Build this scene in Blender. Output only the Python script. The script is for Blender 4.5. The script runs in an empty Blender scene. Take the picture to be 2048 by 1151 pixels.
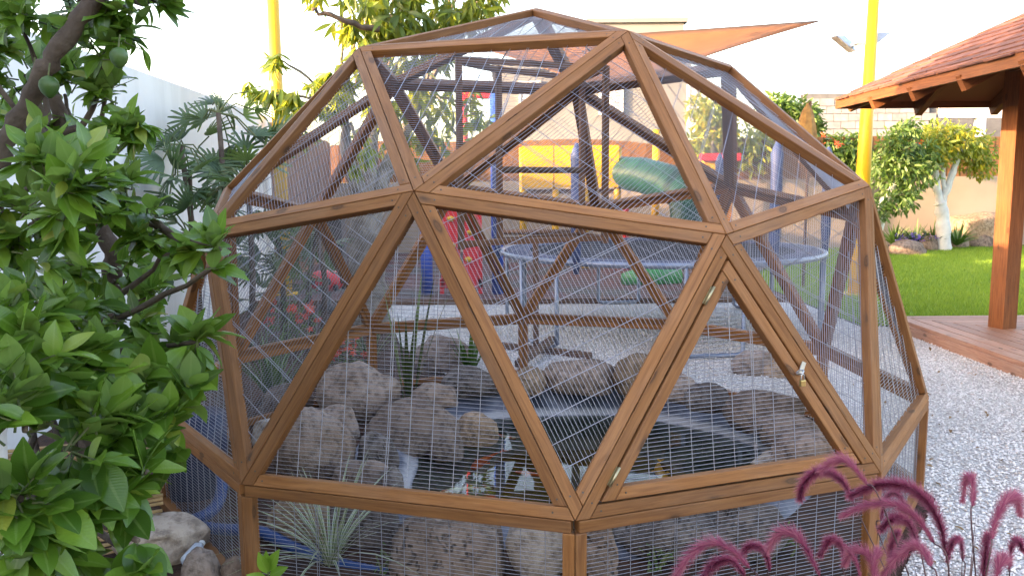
import bpy, bmesh, math, random
import numpy as np
from mathutils import Vector, Matrix, noise

random.seed(7)
rng = np.random.default_rng(7)
SC = bpy.context.scene
COL = SC.collection

# ------------------------------------------------------------------ camera
CAM = np.array([-0.12705, -4.03851, 1.38625])
PIT, ROL, FPX = math.radians(-7.2974), math.radians(-0.4676), 1628.49
fw = np.array([0, math.cos(PIT), math.sin(PIT)])
_rt = np.array([1.0, 0, 0]); _up = np.cross(_rt, fw)
rt = _rt * math.cos(ROL) + _up * math.sin(ROL)
up = -_rt * math.sin(ROL) + _up * math.cos(ROL)
cd = bpy.data.cameras.new('camera'); cam = bpy.data.objects.new('camera', cd); COL.objects.link(cam)
cd.sensor_width = 36; cd.lens = 36 * FPX / 2048; cd.clip_start = 0.05; cd.clip_end = 3000
m = Matrix.Identity(4)
for i in range(3):
    m[i][0] = rt[i]; m[i][1] = up[i]; m[i][2] = -fw[i]; m[i][3] = CAM[i]
cam.matrix_world = m
SC.camera = cam

# ------------------------------------------------------------------ world, sun, exposure
SUN_EL, SUN_AZ = math.radians(11), math.radians(250)
w = bpy.data.worlds.new('World'); SC.world = w; w.use_nodes = True
wt = w.node_tree; bg = wt.nodes['Background']
sky = wt.nodes.new('ShaderNodeTexSky'); sky.sky_type = 'NISHITA'; sky.sun_disc = False
sky.sun_elevation = SUN_EL; sky.sun_rotation = SUN_AZ
sky.air_density = 1.0; sky.dust_density = 3.0; sky.ozone_density = 1.0
wt.links.new(sky.outputs[0], bg.inputs[0]); bg.inputs[1].default_value = 0.15
ld = bpy.data.lights.new('sun', 'SUN'); ld.energy = 2.1; ld.angle = math.radians(0.6); ld.color = (1.0, 0.74, 0.45)
sun = bpy.data.objects.new('sun', ld); COL.objects.link(sun)
sd = Vector((math.sin(SUN_AZ) * math.cos(SUN_EL), math.cos(SUN_AZ) * math.cos(SUN_EL), math.sin(SUN_EL)))
sun.rotation_euler = sd.to_track_quat('Z', 'Y').to_euler()
SC.view_settings.view_transform = 'Standard'; SC.view_settings.look = 'None'
SC.view_settings.gamma = 1.0; SC.view_settings.exposure = 3.35
SC.view_settings.use_white_balance = True; SC.view_settings.white_balance_temperature = 7400; SC.view_settings.white_balance_tint = 20
SC.render.engine = 'CYCLES'
SC.cycles.max_bounces = 6; SC.cycles.diffuse_bounces = 3; SC.cycles.glossy_bounces = 3
SC.cycles.transmission_bounces = 5; SC.cycles.transparent_max_bounces = 10
SC.cycles.use_adaptive_sampling = True; SC.cycles.adaptive_threshold = 0.015
SC.cycles.use_denoising = True; SC.cycles.denoising_prefilter = 'ACCURATE'
SC.cycles.caustics_reflective = False; SC.cycles.caustics_refractive = True

# ------------------------------------------------------------------ placing helpers
def ray(px, py): return fw + rt * (px - 1024) / FPX - up * (py - 575.5) / FPX
def at(px, py, d):                       # point seen at that spot, d metres away along Y
    r = ray(px, py); return Vector(CAM + r * (d / r[1]))
def gz(px, py, z=0.0):                   # point on the level z
    r = ray(px, py); return Vector(CAM + r * ((z - CAM[2]) / r[2]))

# ------------------------------------------------------------------ object helpers
def thing(name, label, cat, loc=(0, 0, 0), group=None):
    o = bpy.data.objects.new(name, None); COL.objects.link(o); o.location = loc
    o.empty_display_size = 0.1
    tag(o, label, cat, group); return o
def tag(o, label=None, cat=None, group=None, kind=None):
    if label: o['label'] = label
    if cat: o['category'] = cat
    if group: o['group'] = group
    if kind: o['kind'] = kind
    return o
def wloc(o):                              # meshes are built in world space, empties only carry a location
    if o.type != 'EMPTY': return Vector((0, 0, 0))
    return o.location + (wloc(o.parent) if o.parent else Vector((0, 0, 0)))
def adopt(o, parent):
    if parent is not None:
        o.parent = parent; o.matrix_parent_inverse = Matrix.Translation(-wloc(parent))
    return o
def group_part(name, parent, loc=None):
    o = bpy.data.objects.new(name, None); COL.objects.link(o); o.empty_display_size = 0.05
    o.parent = parent
    return o
def inst(name, mesh, M, parent=None):
    o = bpy.data.objects.new(name, mesh); COL.objects.link(o)
    if parent is not None:
        o.parent = parent; o.matrix_parent_inverse = Matrix.Translation(-wloc(parent))
    o.matrix_basis = M
    return o

class MB:
    def __init__(s): s.v = []; s.f = []; s.uv = []; s.hasuv = False
    def add(s, vs, fs, uvs=None):
        b = len(s.v); s.v += [tuple(p) for p in vs]
        for i, f in enumerate(fs):
            s.f.append([b + k for k in f])
            if uvs: s.uv.append(uvs[i]); s.hasuv = True
            else: s.uv.append([(0, 0)] * len(f))
        return s
    def hexa(s, a, b, L=None):           # a, b: two quads (4 corners) facing each other; u runs a->b
        a = [Vector(p) for p in a]; b = [Vector(p) for p in b]
        L = L or (b[0] - a[0]).length
        vs = a + b; fs = [(3, 2, 1, 0), (4, 5, 6, 7)]; uvs = []
        w01 = (a[1] - a[0]).length; w12 = (a[2] - a[1]).length
        uvs.append([(0, 0), (w12 * .3, 0), (w12 * .3, w01), (0, w01)]); uvs.append([(0, 0.3), (w12 * .3, .3), (w12 * .3, w01 + .3), (0, w01 + .3)])
        off = 0
        for i in range(4):
            j = (i + 1) % 4; ww = (a[j] - a[i]).length
            fs.append((i, j, 4 + j, 4 + i)); uvs.append([(0, off), (0, off + ww), (L, off + ww), (L, off)]); off += ww
        return s.add(vs, fs, uvs)
    def beam(s, p0, p1, w, t, side=None):     # bar of section w x t; side = direction of w
        p0 = Vector(p0); p1 = Vector(p1); d = (p1 - p0).normalized()
        side = Vector(side) if side is not None else (Vector((0, 0, 1)).cross(d) if abs(d.z) < .95 else Vector((1, 0, 0)))
        side = (side - d * side.dot(d)).normalized(); n = d.cross(side)
        q = [(-w / 2, -t / 2), (w / 2, -t / 2), (w / 2, t / 2), (-w / 2, t / 2)]
        return s.hexa([p0 + side * x + n * y for x, y in q], [p1 + side * x + n * y for x, y in q])
    def box(s, c, d, rz=0.0):
        c = Vector(c); R = Matrix.Rotation(rz, 3, 'Z'); hx, hy, hz = d[0] / 2, d[1] / 2, d[2] / 2
        ax = R @ Vector((1, 0, 0)); 
        if d[0] >= d[1] and d[0] >= d[2]: return s.beam(c - ax * hx, c + ax * hx, d[1], d[2], R @ Vector((0, 1, 0)))
        ay = R @ Vector((0, 1, 0))
        if d[1] >= d[2]: return s.beam(c - ay * hy, c + ay * hy, d[0], d[2], ax)
        return s.beam(c - Vector((0, 0, hz)), c + Vector((0, 0, hz)), d[0], d[1], ax)
    def tube(s, pts, rad, n=8, cap=True):
        pts = [Vector(p) for p in pts]; k = len(pts)
        rad = [rad] * k if not hasattr(rad, '__len__') else list(rad)
        prev = None; rings = []; L = 0
        vs = []; fs = []; uvs = []
        for i, p in enumerate(pts):
            d = (pts[min(i + 1, k - 1)] - pts[max(i - 1, 0)]).normalized()
            if prev is None:
                a = d.orthogonal().normalized()
            else:
                a = (prev - d * prev.dot(d)).normalized()
            prev = a; b = d.cross(a)
            for j in range(n):
                t = 2 * math.pi * j / n
                vs.append(p + a * (math.cos(t) * rad[i]) + b * (math.sin(t) * rad[i]))
        ls = [0]
        for i in range(1, k): ls.append(ls[-1] + (pts[i] - pts[i - 1]).length)
        for i in range(k - 1):
            for j in range(n):
                j2 = (j + 1) % n
                fs.append((i * n + j, i * n + j2, (i + 1) * n + j2, (i + 1) * n + j))
                uvs.append([(ls[i], j / n), (ls[i], (j + 1) / n), (ls[i + 1], (j + 1) / n), (ls[i + 1], j / n)])
        if cap:
            fs.append(tuple(range(n - 1, -1, -1))); uvs.append([(0, 0)] * n)
            fs.append(tuple((k - 1) * n + j for j in range(n))); uvs.append([(0, 0)] * n)
        return s.add(vs, fs, uvs)
    def lathe(s, prof, c=(0, 0, 0), n=16):    # profile (r, z) about the vertical through c
        c = Vector(c); vs = []; fs = []
        for r, z in prof:
            for j in range(n):
                t = 2 * math.pi * j / n; vs.append(c + Vector((r * math.cos(t), r * math.sin(t), z)))
        for i in range(len(prof) - 1):
            for j in range(n):
                j2 = (j + 1) % n; fs.append((i * n + j, i * n + j2, (i + 1) * n + j2, (i + 1) * n + j))
        return s.add(vs, fs)
    def mesh(s, name, mat, smooth=False):
        me = bpy.data.meshes.new(name); me.from_pydata(s.v, [], s.f)
        if s.hasuv:
            u = me.uv_layers.new(name='UVMap')
            u.data.foreach_set('uv', np.array([c for f in s.uv for c in f], dtype=np.float32).ravel())
        if mat: me.materials.append(mat)
        if smooth: me.polygons.foreach_set('use_smooth', [True] * len(me.polygons))
        me.update(); return me
    def build(s, name, mat, parent=None, smooth=False, label=None):
        o = bpy.data.objects.new(name, s.mesh(name, mat, smooth)); COL.objects.link(o)
        adopt(o, parent)
        if label: o['label'] = label
        return o
def npmesh(name, verts, faces, mat, uv=None, attr=None, smooth=False):   # faces: (n,k) int array
    me = bpy.data.meshes.new(name); nv = len(verts); nf, k = faces.shape
    me.vertices.add(nv); me.vertices.foreach_set('co', np.asarray(verts, np.float32).ravel())
    me.loops.add(nf * k); me.loops.foreach_set('vertex_index', faces.astype(np.int32).ravel())
    me.polygons.add(nf); me.polygons.foreach_set('loop_start', np.arange(0, nf * k, k, dtype=np.int32))
    me.polygons.foreach_set('loop_total', np.full(nf, k, dtype=np.int32))
    if smooth: me.polygons.foreach_set('use_smooth', np.ones(nf, dtype=bool))
    if uv is not None:
        u = me.uv_layers.new(name='UVMap'); u.data.foreach_set('uv', np.asarray(uv, np.float32).ravel())
    if attr is not None:
        a = me.attributes.new('rnd', 'FLOAT', 'POINT'); a.data.foreach_set('value', np.asarray(attr, np.float32))
    if mat: me.materials.append(mat)
    me.update(calc_edges=True); me.validate(); return me

# ------------------------------------------------------------------ materials
class NT:
    def __init__(s, name):
        s.m = bpy.data.materials.new(name); s.m.use_nodes = True; s.t = s.m.node_tree
        s.p = s.t.nodes['Principled BSDF']; s.out = s.t.nodes['Material Output']
    def n(s, typ, **kw):
        x = s.t.nodes.new('ShaderNode' + typ)
        for k, v in kw.items():
            if k.startswith('_'): setattr(x, k[1:], v)
            else:
                key = {'Scl': 'Scale'}.get(k, k)
                inp = x.inputs[int(key[1:])] if key[0] == 'i' and key[1:].isdigit() else x.inputs[key.replace('__', ' ')]
                if hasattr(v, 'is_output') or isinstance(v, bpy.types.NodeSocket): s.t.links.new(v, inp)
                else: inp.default_value = v
        return x
    def l(s, a, b): s.t.links.new(a, b)
    def ramp(s, fac, stops, interp='LINEAR'):
        r = s.t.nodes.new('ShaderNodeValToRGB'); r.color_ramp.interpolation = interp
        e = r.color_ramp.elements
        while len(e) > 1: e.remove(e[-1])
        e[0].position = stops[0][0]; e[0].color = (*stops[0][1], 1)
        for p, c in stops[1:]:
            x = e.new(p); x.color = (*c, 1)
        s.l(fac, r.inputs[0]); return r.outputs[0]
    def mix(s, fac, a, b, typ='MIX'):
        x = s.t.nodes.new('ShaderNodeMix'); x.data_type = 'RGBA'; x.blend_type = typ
        for v, i in ((fac, 0), (a, 6), (b, 7)):
            if isinstance(v, bpy.types.NodeSocket): s.l(v, x.inputs[i])
            elif isinstance(v, (int, float)) and i == 0: x.inputs[0].default_value = v
            else: x.inputs[i].default_value = (*v, 1) if len(v) == 3 else v
        return x.outputs[2]
    def math(s, op, a, b=0.0, clamp=False):
        x = s.t.nodes.new('ShaderNodeMath'); x.operation = op; x.use_clamp = clamp
        for v, i in ((a, 0), (b, 1)):
            if isinstance(v, bpy.types.NodeSocket): s.l(v, x.inputs[i])
            else: x.inputs[i].default_value = v
        return x.outputs[0]
    def coord(s, which='Object'): return s.n('TexCoord').outputs[which]
    def mapping(s, v, scale=(1, 1, 1), loc=None):
        mp = s.n('Mapping'); s.l(v, mp.inputs[0]); mp.inputs['Scale'].default_value = scale
        if loc is not None: s.l(loc, mp.inputs['Location'])
        return mp.outputs[0]
    def noise(s, v, scale, detail=4, rough=.55, dist=0.0):
        x = s.n('TexNoise', Scale=scale, Detail=detail, Roughness=rough, Distortion=dist); s.l(v, x.inputs['Vector']); return x.outputs[0]
    def vor(s, v, scale, feature='F1', out=0):
        x = s.n('TexVoronoi', Scale=scale, _feature=feature); s.l(v, x.inputs['Vector']); return x.outputs[out]
    def bump(s, h, strength=.3, dist=.01):
        b = s.n('Bump', Strength=strength, Distance=dist); s.l(h, b.inputs['Height']); s.l(b.outputs[0], s.p.inputs['Normal']); return b
    def set(s, **kw):
        for k, v in kw.items():
            i = s.p.inputs[k.replace('__', ' ')]
            if isinstance(v, bpy.types.NodeSocket): s.l(v, i)
            elif isinstance(v, tuple) and len(v) == 3 and i.type == 'RGBA': i.default_value = (*v, 1)
            else: i.default_value = v
        return s

def stdmat(name, c1, c2, scale=4, rough=.7, bump=.2, bscale=40, metallic=0.0, bdist=.005, rand=0.0, contrast=(.35, .65), spec=.4, detail=5):
    n = NT(name); co = n.coord('Object')
    if rand:
        r = n.n('ObjectInfo').outputs['Random']; co = n.mapping(co, loc=n.math('MULTIPLY', r, 37.0))
    f = n.noise(co, scale, detail); c = n.ramp(f, [(contrast[0], c1), (contrast[1], c2)])
    if rand:
        hs = n.n('HueSaturation', Color=c); n.l(n.math('ADD', n.math('MULTIPLY', r, rand), 1 - rand / 2), hs.inputs['Value']); c = hs.outputs[0]
    n.set(Base__Color=c, Roughness=rough, Metallic=metallic, Specular__IOR__Level=spec)
    if bump: n.bump(n.noise(co, bscale, 4), bump, bdist)
    return n.m

def woodmat(name, dark, light, knot=(.05, .022, .01), rough=.62, grain=26.0, wear=.25, coord='UV', rand=.35):
    n = NT(name); r = n.n('ObjectInfo').outputs['Random']
    off = n.n('CombineXYZ', X=n.math('MULTIPLY', r, 91.0), Y=n.math('MULTIPLY', r, 57.0)).outputs[0]
    uv = n.coord(coord)
    a = n.mapping(uv, (1.6, grain, 1), off); g = n.noise(a, 3.0, 5, .6, .8)
    b = n.mapping(uv, (2.2, 150, 1), off); fine = n.noise(b, 4.0, 3, .6)
    col = n.ramp(g, [(.3, dark), (.68, light)])
    col = n.mix(n.math('MULTIPLY', fine, .34), col, tuple(x * .6 for x in dark))
    vk = n.n('TexVoronoi', Scale=1.0); n.l(n.mapping(uv, (7.0, 16.0, 1), off), vk.inputs['Vector'])
    gate = n.math('GREATER_THAN', n.n('SeparateColor', Color=vk.outputs[1]).outputs[0], .62)
    kd = n.math('ADD', vk.outputs[0], n.math('MULTIPLY', n.noise(n.mapping(uv, (60, 60, 1), off), 1.0, 2), .06))
    col = n.mix(n.math('MULTIPLY', gate, n.ramp(kd, [(.0, (.9, .9, .9)), (.12, (.55,) * 3), (.17, (.85,) * 3), (.24, (.25,) * 3), (.34, (.0,) * 3)])), col, knot)
    st = n.noise(n.mapping(uv, (1.1, 3.0, 1), off), 2.5, 4)
    col = n.mix(n.math('MULTIPLY', n.ramp(st, [(.45, (0,) * 3), (.72, (1,) * 3)]), wear), col, (.36, .30, .25))
    hs = n.n('HueSaturation', Color=col); n.l(n.math('ADD', n.math('MULTIPLY', r, rand), 1 - rand / 2), hs.inputs['Value'])
    n.set(Base__Color=hs.outputs[0], Roughness=n.math('ADD', n.math('MULTIPLY', fine, .25), rough - .12), Specular__IOR__Level=.35)
    n.bump(n.math('ADD', fine, n.math('MULTIPLY', g, .7)), .35, .002)
    return n.m

def leafmat(name, stops, rough=.38, trans=.28, tcol=(.30, .55, .06), rib=.25, spec=.5):
    n = NT(name)
    at_ = n.n('Attribute', _attribute_name='rnd').outputs['Fac']
    r = n.math('FRACT', n.math('ADD', at_, n.n('ObjectInfo').outputs['Random']))
    c = n.ramp(r, stops)
    uv = n.coord('UV'); sx = n.n('SeparateXYZ', Vector=uv).outputs
    d = n.math('ABSOLUTE', n.math('SUBTRACT', sx[0], .5))
    ribm = n.ramp(d, [(.0, (1,) * 3), (.035, (.9,) * 3), (.07, (0,) * 3)])
    ve = n.n('TexWave', Scale=5.0, Distortion=1.2, Detail=1.0, _bands_direction='DIAGONAL'); n.l(n.mapping(uv, (.6, 2.2, 1)), ve.inputs[0])
    c = n.mix(n.math('MULTIPLY', ribm, rib), c, (.30, .42, .12))
    mott = n.noise(n.coord('Object'), 25, 3); c = n.mix(n.math('MULTIPLY', mott, .35), c, tuple(x * .45 for x in stops[0][1]))
    gb = n.n('NewGeometry').outputs['Backfacing']
    c = n.mix(n.math('MULTIPLY', gb, .45), c, (.22, .32, .12))
    n.set(Base__Color=c, Roughness=rough, Specular__IOR__Level=spec)
    n.bump(ve.outputs[1], .12, .002)
    tr = n.n('BsdfTranslucent'); tc = n.mix(.55, c, tcol); n.l(tc, tr.inputs[0])
    ms = n.n('MixShader'); ms.inputs[0].default_value = trans
    n.l(n.p.outputs[0], ms.inputs[1]); n.l(tr.outputs[0], ms.inputs[2]); n.l(ms.outputs[0], n.out.inputs[0])
    return n.m

MAT = {}
MAT['frame'] = woodmat('stained_pine', (.18, .066, .019), (.335, .142, .046), wear=.10, rand=.42)
MAT['darkwood'] = woodmat('dark_stained_wood', (.075, .036, .02), (.17, .085, .045), wear=.1)
MAT['deck'] = woodmat('deck_wood', (.27, .125, .08), (.45, .25, .17), wear=.3)
MAT['gazebo'] = woodmat('gazebo_wood', (.12, .037, .012), (.26, .092, .03), wear=.05)
MAT['fence'] = woodmat('fence_wood', (.13, .055, .02), (.23, .105, .04), wear=.1)
MAT['wire'] = NT('galvanised_wire').set(Base__Color=(.33, .34, .40), Metallic=.7, Roughness=.38).m
MAT['zinc'] = stdmat('zinc_steel', (.40, .42, .45), (.52, .54, .57), 30, .32, .1, 200, 1.0)
MAT['brass'] = stdmat('brass', (.52, .36, .14), (.66, .48, .20), 30, .35, .1, 200, 1.0)
MAT['hinge'] = stdmat('plated_hinge', (.36, .31, .18), (.48, .42, .27), 60, .42, .1, 200, .9)
n = NT('white_plaster'); co = n.coord('Object'); f = n.noise(co, .9, 5); st = n.noise(n.mapping(co, (3.0, 3.0, .35)), 1.6, 5)
c = n.ramp(f, [(.35, (.66, .66, .66)), (.65, (.75, .75, .745))]); c = n.mix(n.ramp(st, [(.5, (0,) * 3), (.75, (.45,) * 3)]), c, (.50, .49, .47))
n.set(Base__Color=c, Roughness=.9); n.bump(n.noise(co, 60, 4), .2, .004); MAT['plaster'] = n.m
MAT['beige'] = stdmat('beige_render', (.29, .235, .19), (.35, .29, .235), .7, .9, .15, 60, bdist=.004)
MAT['yellow'] = stdmat('yellow_paint', (.56, .32, .012), (.64, .39, .018), 2, .42, .05, 60)
MAT['red'] = stdmat('red_plastic', (.56, .025, .035), (.64, .035, .045), 3, .4, .05, 60)
MAT['blue'] = stdmat('blue_plastic', (.02, .075, .42), (.03, .10, .50), 3, .4, .05, 60)
MAT['green'] = stdmat('green_plastic', (.005, .045, .04), (.008, .06, .052), 3, .35, .05, 60)
MAT['limegreen'] = stdmat('bright_green_plastic', (.03, .20, .07), (.04, .26, .09), 3, .4, .05, 60)
MAT['orange'] = stdmat('orange_plastic', (.75, .24, .03), (.8, .3, .04), 3, .4, .05, 60)
MAT['black'] = stdmat('black_rubber', (.012, .012, .014), (.03, .03, .034), 6, .55, .1, 80)
MAT['greydark'] = stdmat('dark_grey_metal', (.07, .075, .085), (.10, .105, .115), 5, .5, .1, 80)
MAT['netfabric'] = stdmat('trampoline_fabric', (.03, .031, .042), (.05, .053, .065), 5, .95, .2, 300, spec=.1)
MAT['sail'] = stdmat('orange_shade_cloth', (.115, .045, .014), (.14, .056, .019), 3, .85, .15, 220, bdist=.002)
MAT['shingle'] = stdmat('roof_shingle', (.10, .042, .034), (.19, .08, .058), 9, .85, .5, 140, rand=.7, bdist=.004)
MAT['hose'] = stdmat('blue_hose', (.012, .045, .16), (.018, .065, .22), 5, .4, .05, 60)
MAT['house'] = stdmat('house_render', (.19, .19, .19), (.22, .22, .218), .8, .9, .1, 60)
MAT['bark'] = stdmat('grey_bark', (.12, .10, .085), (.30, .27, .24), 7, .9, .9, 30, bdist=.02)
MAT['citrusbark'] = stdmat('brown_bark', (.055, .038, .03), (.12, .088, .065), 12, .9, .7, 60, bdist=.008)
MAT['twig'] = stdmat('green_twig', (.06, .09, .03), (.12, .13, .05), 20, .7, .2, 100)
MAT['limewash'] = stdmat('limewashed_bark', (.50, .50, .50), (.62, .62, .61), 8, .9, .5, 40, bdist=.01)
MAT['soil'] = stdmat('red_soil', (.028, .014, .010), (.085, .038, .022), 9, .95, .9, 60, bdist=.02)
MAT['screw'] = NT('dark_screw').set(Base__Color=(.10, .09, .08), Metallic=.8, Roughness=.5).m
MAT['block'] = stdmat('concrete_block', (.19, .195, .215), (.25, .255, .275), 5, .95, .3, 60, rand=.2)
MAT['mortar'] = stdmat('mortar', (.10, .105, .115), (.13, .135, .145), 6, .95, .3, 60)
MAT['cane'] = stdmat('cane', (.24, .15, .07), (.40, .27, .13), 20, .6, .2, 120, rand=.4)
MAT['glass'] = NT('window_glass').set(Base__Color=(.03, .04, .05), Roughness=.08, Specular__IOR__Level=.8).m
MAT['blind'] = stdmat('window_blind', (.42, .44, .48), (.5, .52, .56), 3, .7, .1, 60)
MAT['bristle'] = None
# ================================================================== ground and setting
GRAVEL = [(1.12, -6), (1.15, -1.45), (1.72, -.62), (1.72, .45), (1.38, 1.1), (.95, 1.42), (.3, 1.56), (-.35, 1.5), (-.6, 1.75), (-1.1, 2.9), (-1.6, 5.3), (3.2, 5.3), (3.2, 3.62), (3.46, 3.62), (3.46, -6)]
def inpoly(x, y, poly):
    c = np.zeros(x.shape, bool); n = len(poly)
    for i in range(n):
        x0, y0 = poly[i]; x1, y1 = poly[(i + 1) % n]
        if y0 == y1: continue
        k = ((y0 > y) != (y1 > y)) & (x < (x1 - x0) * (y - y0) / (y1 - y0) + x0); c ^= k
    return c
def sheet(name, poly, z, mat, kind='structure', label=None):
    me = bpy.data.meshes.new(name); me.from_pydata([(x, y, z) for x, y in poly], [], [list(range(len(poly)))])
    me.materials.append(mat); o = bpy.data.objects.new(name, me); COL.objects.link(o); o['kind'] = kind
    if label: o['label'] = label
    return o
PC, PR, WZ = (.25, .14), (1.11, 1.09), -.09
def pondpt(a, s, z):
    wob = 1 + .04 * math.sin(3 * a + .8) + .03 * math.sin(5 * a + 2.0); return Vector((PC[0] + PR[0] * s * wob * math.cos(a), PC[1] + PR[1] * s * wob * math.sin(a), z))
mb = MB(); vs = []; fs = []                # ground sheet to the horizon, open where the pond is dug
for i in range(72):
    a = 2 * math.pi * i / 72; c_, s_ = math.cos(a), math.sin(a); k_ = 900 / max(abs(c_), abs(s_))
    vs += [pondpt(a, 1.09, 0), Vector((3.2 * c_, 3.2 * s_, 0)), Vector((k_ * c_, k_ * s_, 0))]
for i in range(72):
    j = (i + 1) % 72
    for k in range(2): fs.append((3 * i + k, 3 * i + k + 1, 3 * j + k + 1, 3 * j + k))
mb.add(vs, fs); o = mb.build('ground', MAT['soil']); o['kind'] = 'structure'; o['label'] = 'reddish brown garden soil'
# white gravel bed
n = NT('white_gravel_bed'); co = n.coord('Object')
v = n.vor(co, 75, out=1); vd = n.vor(co, 75)
c = n.ramp(n.n('SeparateColor', Color=v).outputs[0], [(0, (.42, .39, .38)), (.4, (.66, .64, .63)), (.8, (.82, .81, .80)), (1, (.50, .45, .42))])
c = n.mix(n.ramp(vd, [(.35, (0,) * 3), (.75, (.6,) * 3)]), c, (.22, .20, .19))
big = n.noise(co, 1.3, 4); c = n.mix(n.math('MULTIPLY', n.ramp(big, [(.45, (0,) * 3), (.7, (1,) * 3)]), .35), c, (.40, .33, .29))
n.set(Base__Color=c, Roughness=.95); n.bump(n.math('ADD', n.math('SUBTRACT', 1.0, vd), n.math('MULTIPLY', n.noise(co, 2.2, 3), 4.0)), .8, .012)
MAT['gravelbed'] = n.m
sheet('gravel_path', GRAVEL, .004, MAT['gravelbed'], label='pale crushed gravel path')
# loose pebbles
def pebbles():
    N = 90000
    d = 2.3 + 6.2 * rng.random(N) ** 1.25
    x = CAM[0] + (rng.random(N) * 1.10 - .42) * d; y = CAM[1] + d
    k = inpoly(x, y, GRAVEL); x = x[k]; y = y[k]; N = len(x)
    base = np.array([(0, 0, 1), (1, 0, 0), (0, 1, 0), (-1, 0, 0), (0, -1, 0), (.0, 0, -.6)], float)
    fc = np.array([(0, 1, 2), (0, 2, 3), (0, 3, 4), (0, 4, 1), (5, 2, 1), (5, 3, 2), (5, 4, 3), (5, 1, 4)])
    s = (.0045 + .0055 * rng.random(N) ** 2)[:, None, None]
    j = base[None] * (1 + .55 * (rng.random((N, 6, 1)) - .5)) + .25 * (rng.random((N, 6, 3)) - .5)
    j = j * s * np.array([1.15, .95, .75]); a = rng.random(N) * 6.28; ca, sa = np.cos(a)[:, None], np.sin(a)[:, None]
    X = j[..., 0] * ca - j[..., 1] * sa + x[:, None]; Y = j[..., 0] * sa + j[..., 1] * ca + y[:, None]; Z = j[..., 2] + .006 + s[..., 0] * .35
    V = np.stack([X, Y, Z], -1).reshape(-1, 3); F = (fc[None] + (np.arange(N) * 6)[:, None, None]).reshape(-1, 3)
    nz = np.array([noise.noise(Vector((a * 1.4, b * 1.4, 0))) + .6 * noise.noise(Vector((a * 5, b * 5, 3))) for a, b in zip(x, y)])
    return V, F, np.repeat(np.clip(rng.random(N) * .72 + .14 + nz * .42, 0.02, .985), 6)
V, F, A = pebbles()
n = NT('white_pebble'); r = n.n('Attribute', _attribute_name='rnd').outputs['Fac']
c = n.ramp(r, [(0, (.40, .35, .33)), (.25, (.64, .59, .57)), (.6, (.80, .76, .755)), (.94, (.88, .86, .86)), (1, (.52, .38, .30))])
n.set(Base__Color=c, Roughness=.85); MAT['pebble'] = n.m
o = bpy.data.objects.new('gravel', npmesh('gravel', V, F, MAT['pebble'], attr=A)); COL.objects.link(o)
tag(o, 'loose pale pebbles lying over the gravel path', 'gravel', kind='stuff')
# playground rubber floor
n = NT('rubber_mat'); co = n.coord('Object')
f1 = n.vor(co, 40, out=1); f2 = n.noise(co, .9, 3)
c = n.ramp(n.n('SeparateColor', Color=f1).outputs[0], [(0, (.06, .02, .02)), (.5, (.11, .036, .033)), (1, (.055, .042, .038))])
c = n.mix(n.ramp(f2, [(.45, (0,) * 3), (.6, (.8,) * 3)]), c, (.045, .055, .05))
n.set(Base__Color=c, Roughness=.85); n.bump(f1, .3, .004); MAT['rubber'] = n.m
sheet('playground_floor', [(-3.3, 5.32), (3.18, 5.32), (3.18, 7.6), (6, 12.5), (-4, 12.5)], .012, MAT['rubber'], label='dark red and green rubber playground surface')
mb = MB(); mb.beam((-3.3, 5.3, .03), (3.2, 5.3, .03), .06, .07); o = mb.build('kerb', MAT['darkwood']); o['kind'] = 'structure'; o['label'] = 'low dark timber edging of the playground'
# lawn
LAWN = [(3.22, 3.66), (14, 3.66), (14, 13.0), (6.2, 12.6), (3.22, 7.6)]
n = NT('lawn'); co = n.coord('Object'); f = n.noise(co, 3, 5); g = n.noise(co, 90, 4)
c = n.ramp(f, [(.3, (.12, .23, .012)), (.7, (.19, .32, .022))]); c = n.mix(n.ramp(n.noise(co, .8, 5), [(.45, (0,) * 3), (.75, (.6,) * 3)]), c, (.19, .24, .04)); c = n.mix(n.math('MULTIPLY', g, .5), c, (.06, .13, .012))
n.set(Base__Color=c, Roughness=.9); n.bump(g, .8, .02); MAT['lawn'] = n.m
sheet('lawn', LAWN, .008, MAT['lawn'], label='bright green mown lawn')
def blades(N, poly, x0, x1, y0, y1, h, wd, mat, name, pw=1.0):
    y = y0 + (y1 - y0) * rng.random(N) ** pw; x = x0 + (x1 - x0) * rng.random(N); k = inpoly(x, y, poly); x, y = x[k], y[k]; N = len(x)
    a = rng.random(N) * 6.28; hh = h * (.5 + .8 * rng.random(N)); le = hh * (.2 + .6 * rng.random(N))
    w2 = wd * (.6 + .8 * rng.random(N)); b = rng.random(N) * 6.28
    p = np.stack([x, y, np.full(N, .006)], -1); wv = np.stack([np.cos(a), np.sin(a), 0 * a], -1) * w2[:, None]
    tip = p + np.stack([np.cos(b) * le, np.sin(b) * le, hh], -1)
    V = np.stack([p - wv, p + wv, tip], 1).reshape(-1, 3); F = np.arange(3 * N).reshape(-1, 3)
    o = bpy.data.objects.new(name, npmesh(name, V, F, mat, attr=np.repeat(rng.random(N), 3))); COL.objects.link(o); return o
n = NT('grass_blade'); r = n.n('Attribute', _attribute_name='rnd').outputs['Fac']
c = n.ramp(r, [(0, (.11, .21, .012)), (.5, (.18, .31, .02)), (1, (.27, .38, .04))])
n.set(Base__Color=c, Roughness=.6); tr = n.n('BsdfTranslucent', Color=c); ms = n.n('MixShader'); ms.inputs[0].default_value = .3
n.l(n.p.outputs[0], ms.inputs[1]); n.l(tr.outputs[0], ms.inputs[2]); n.l(ms.outputs[0], n.out.inputs[0]); MAT['blade'] = n.m
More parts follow.
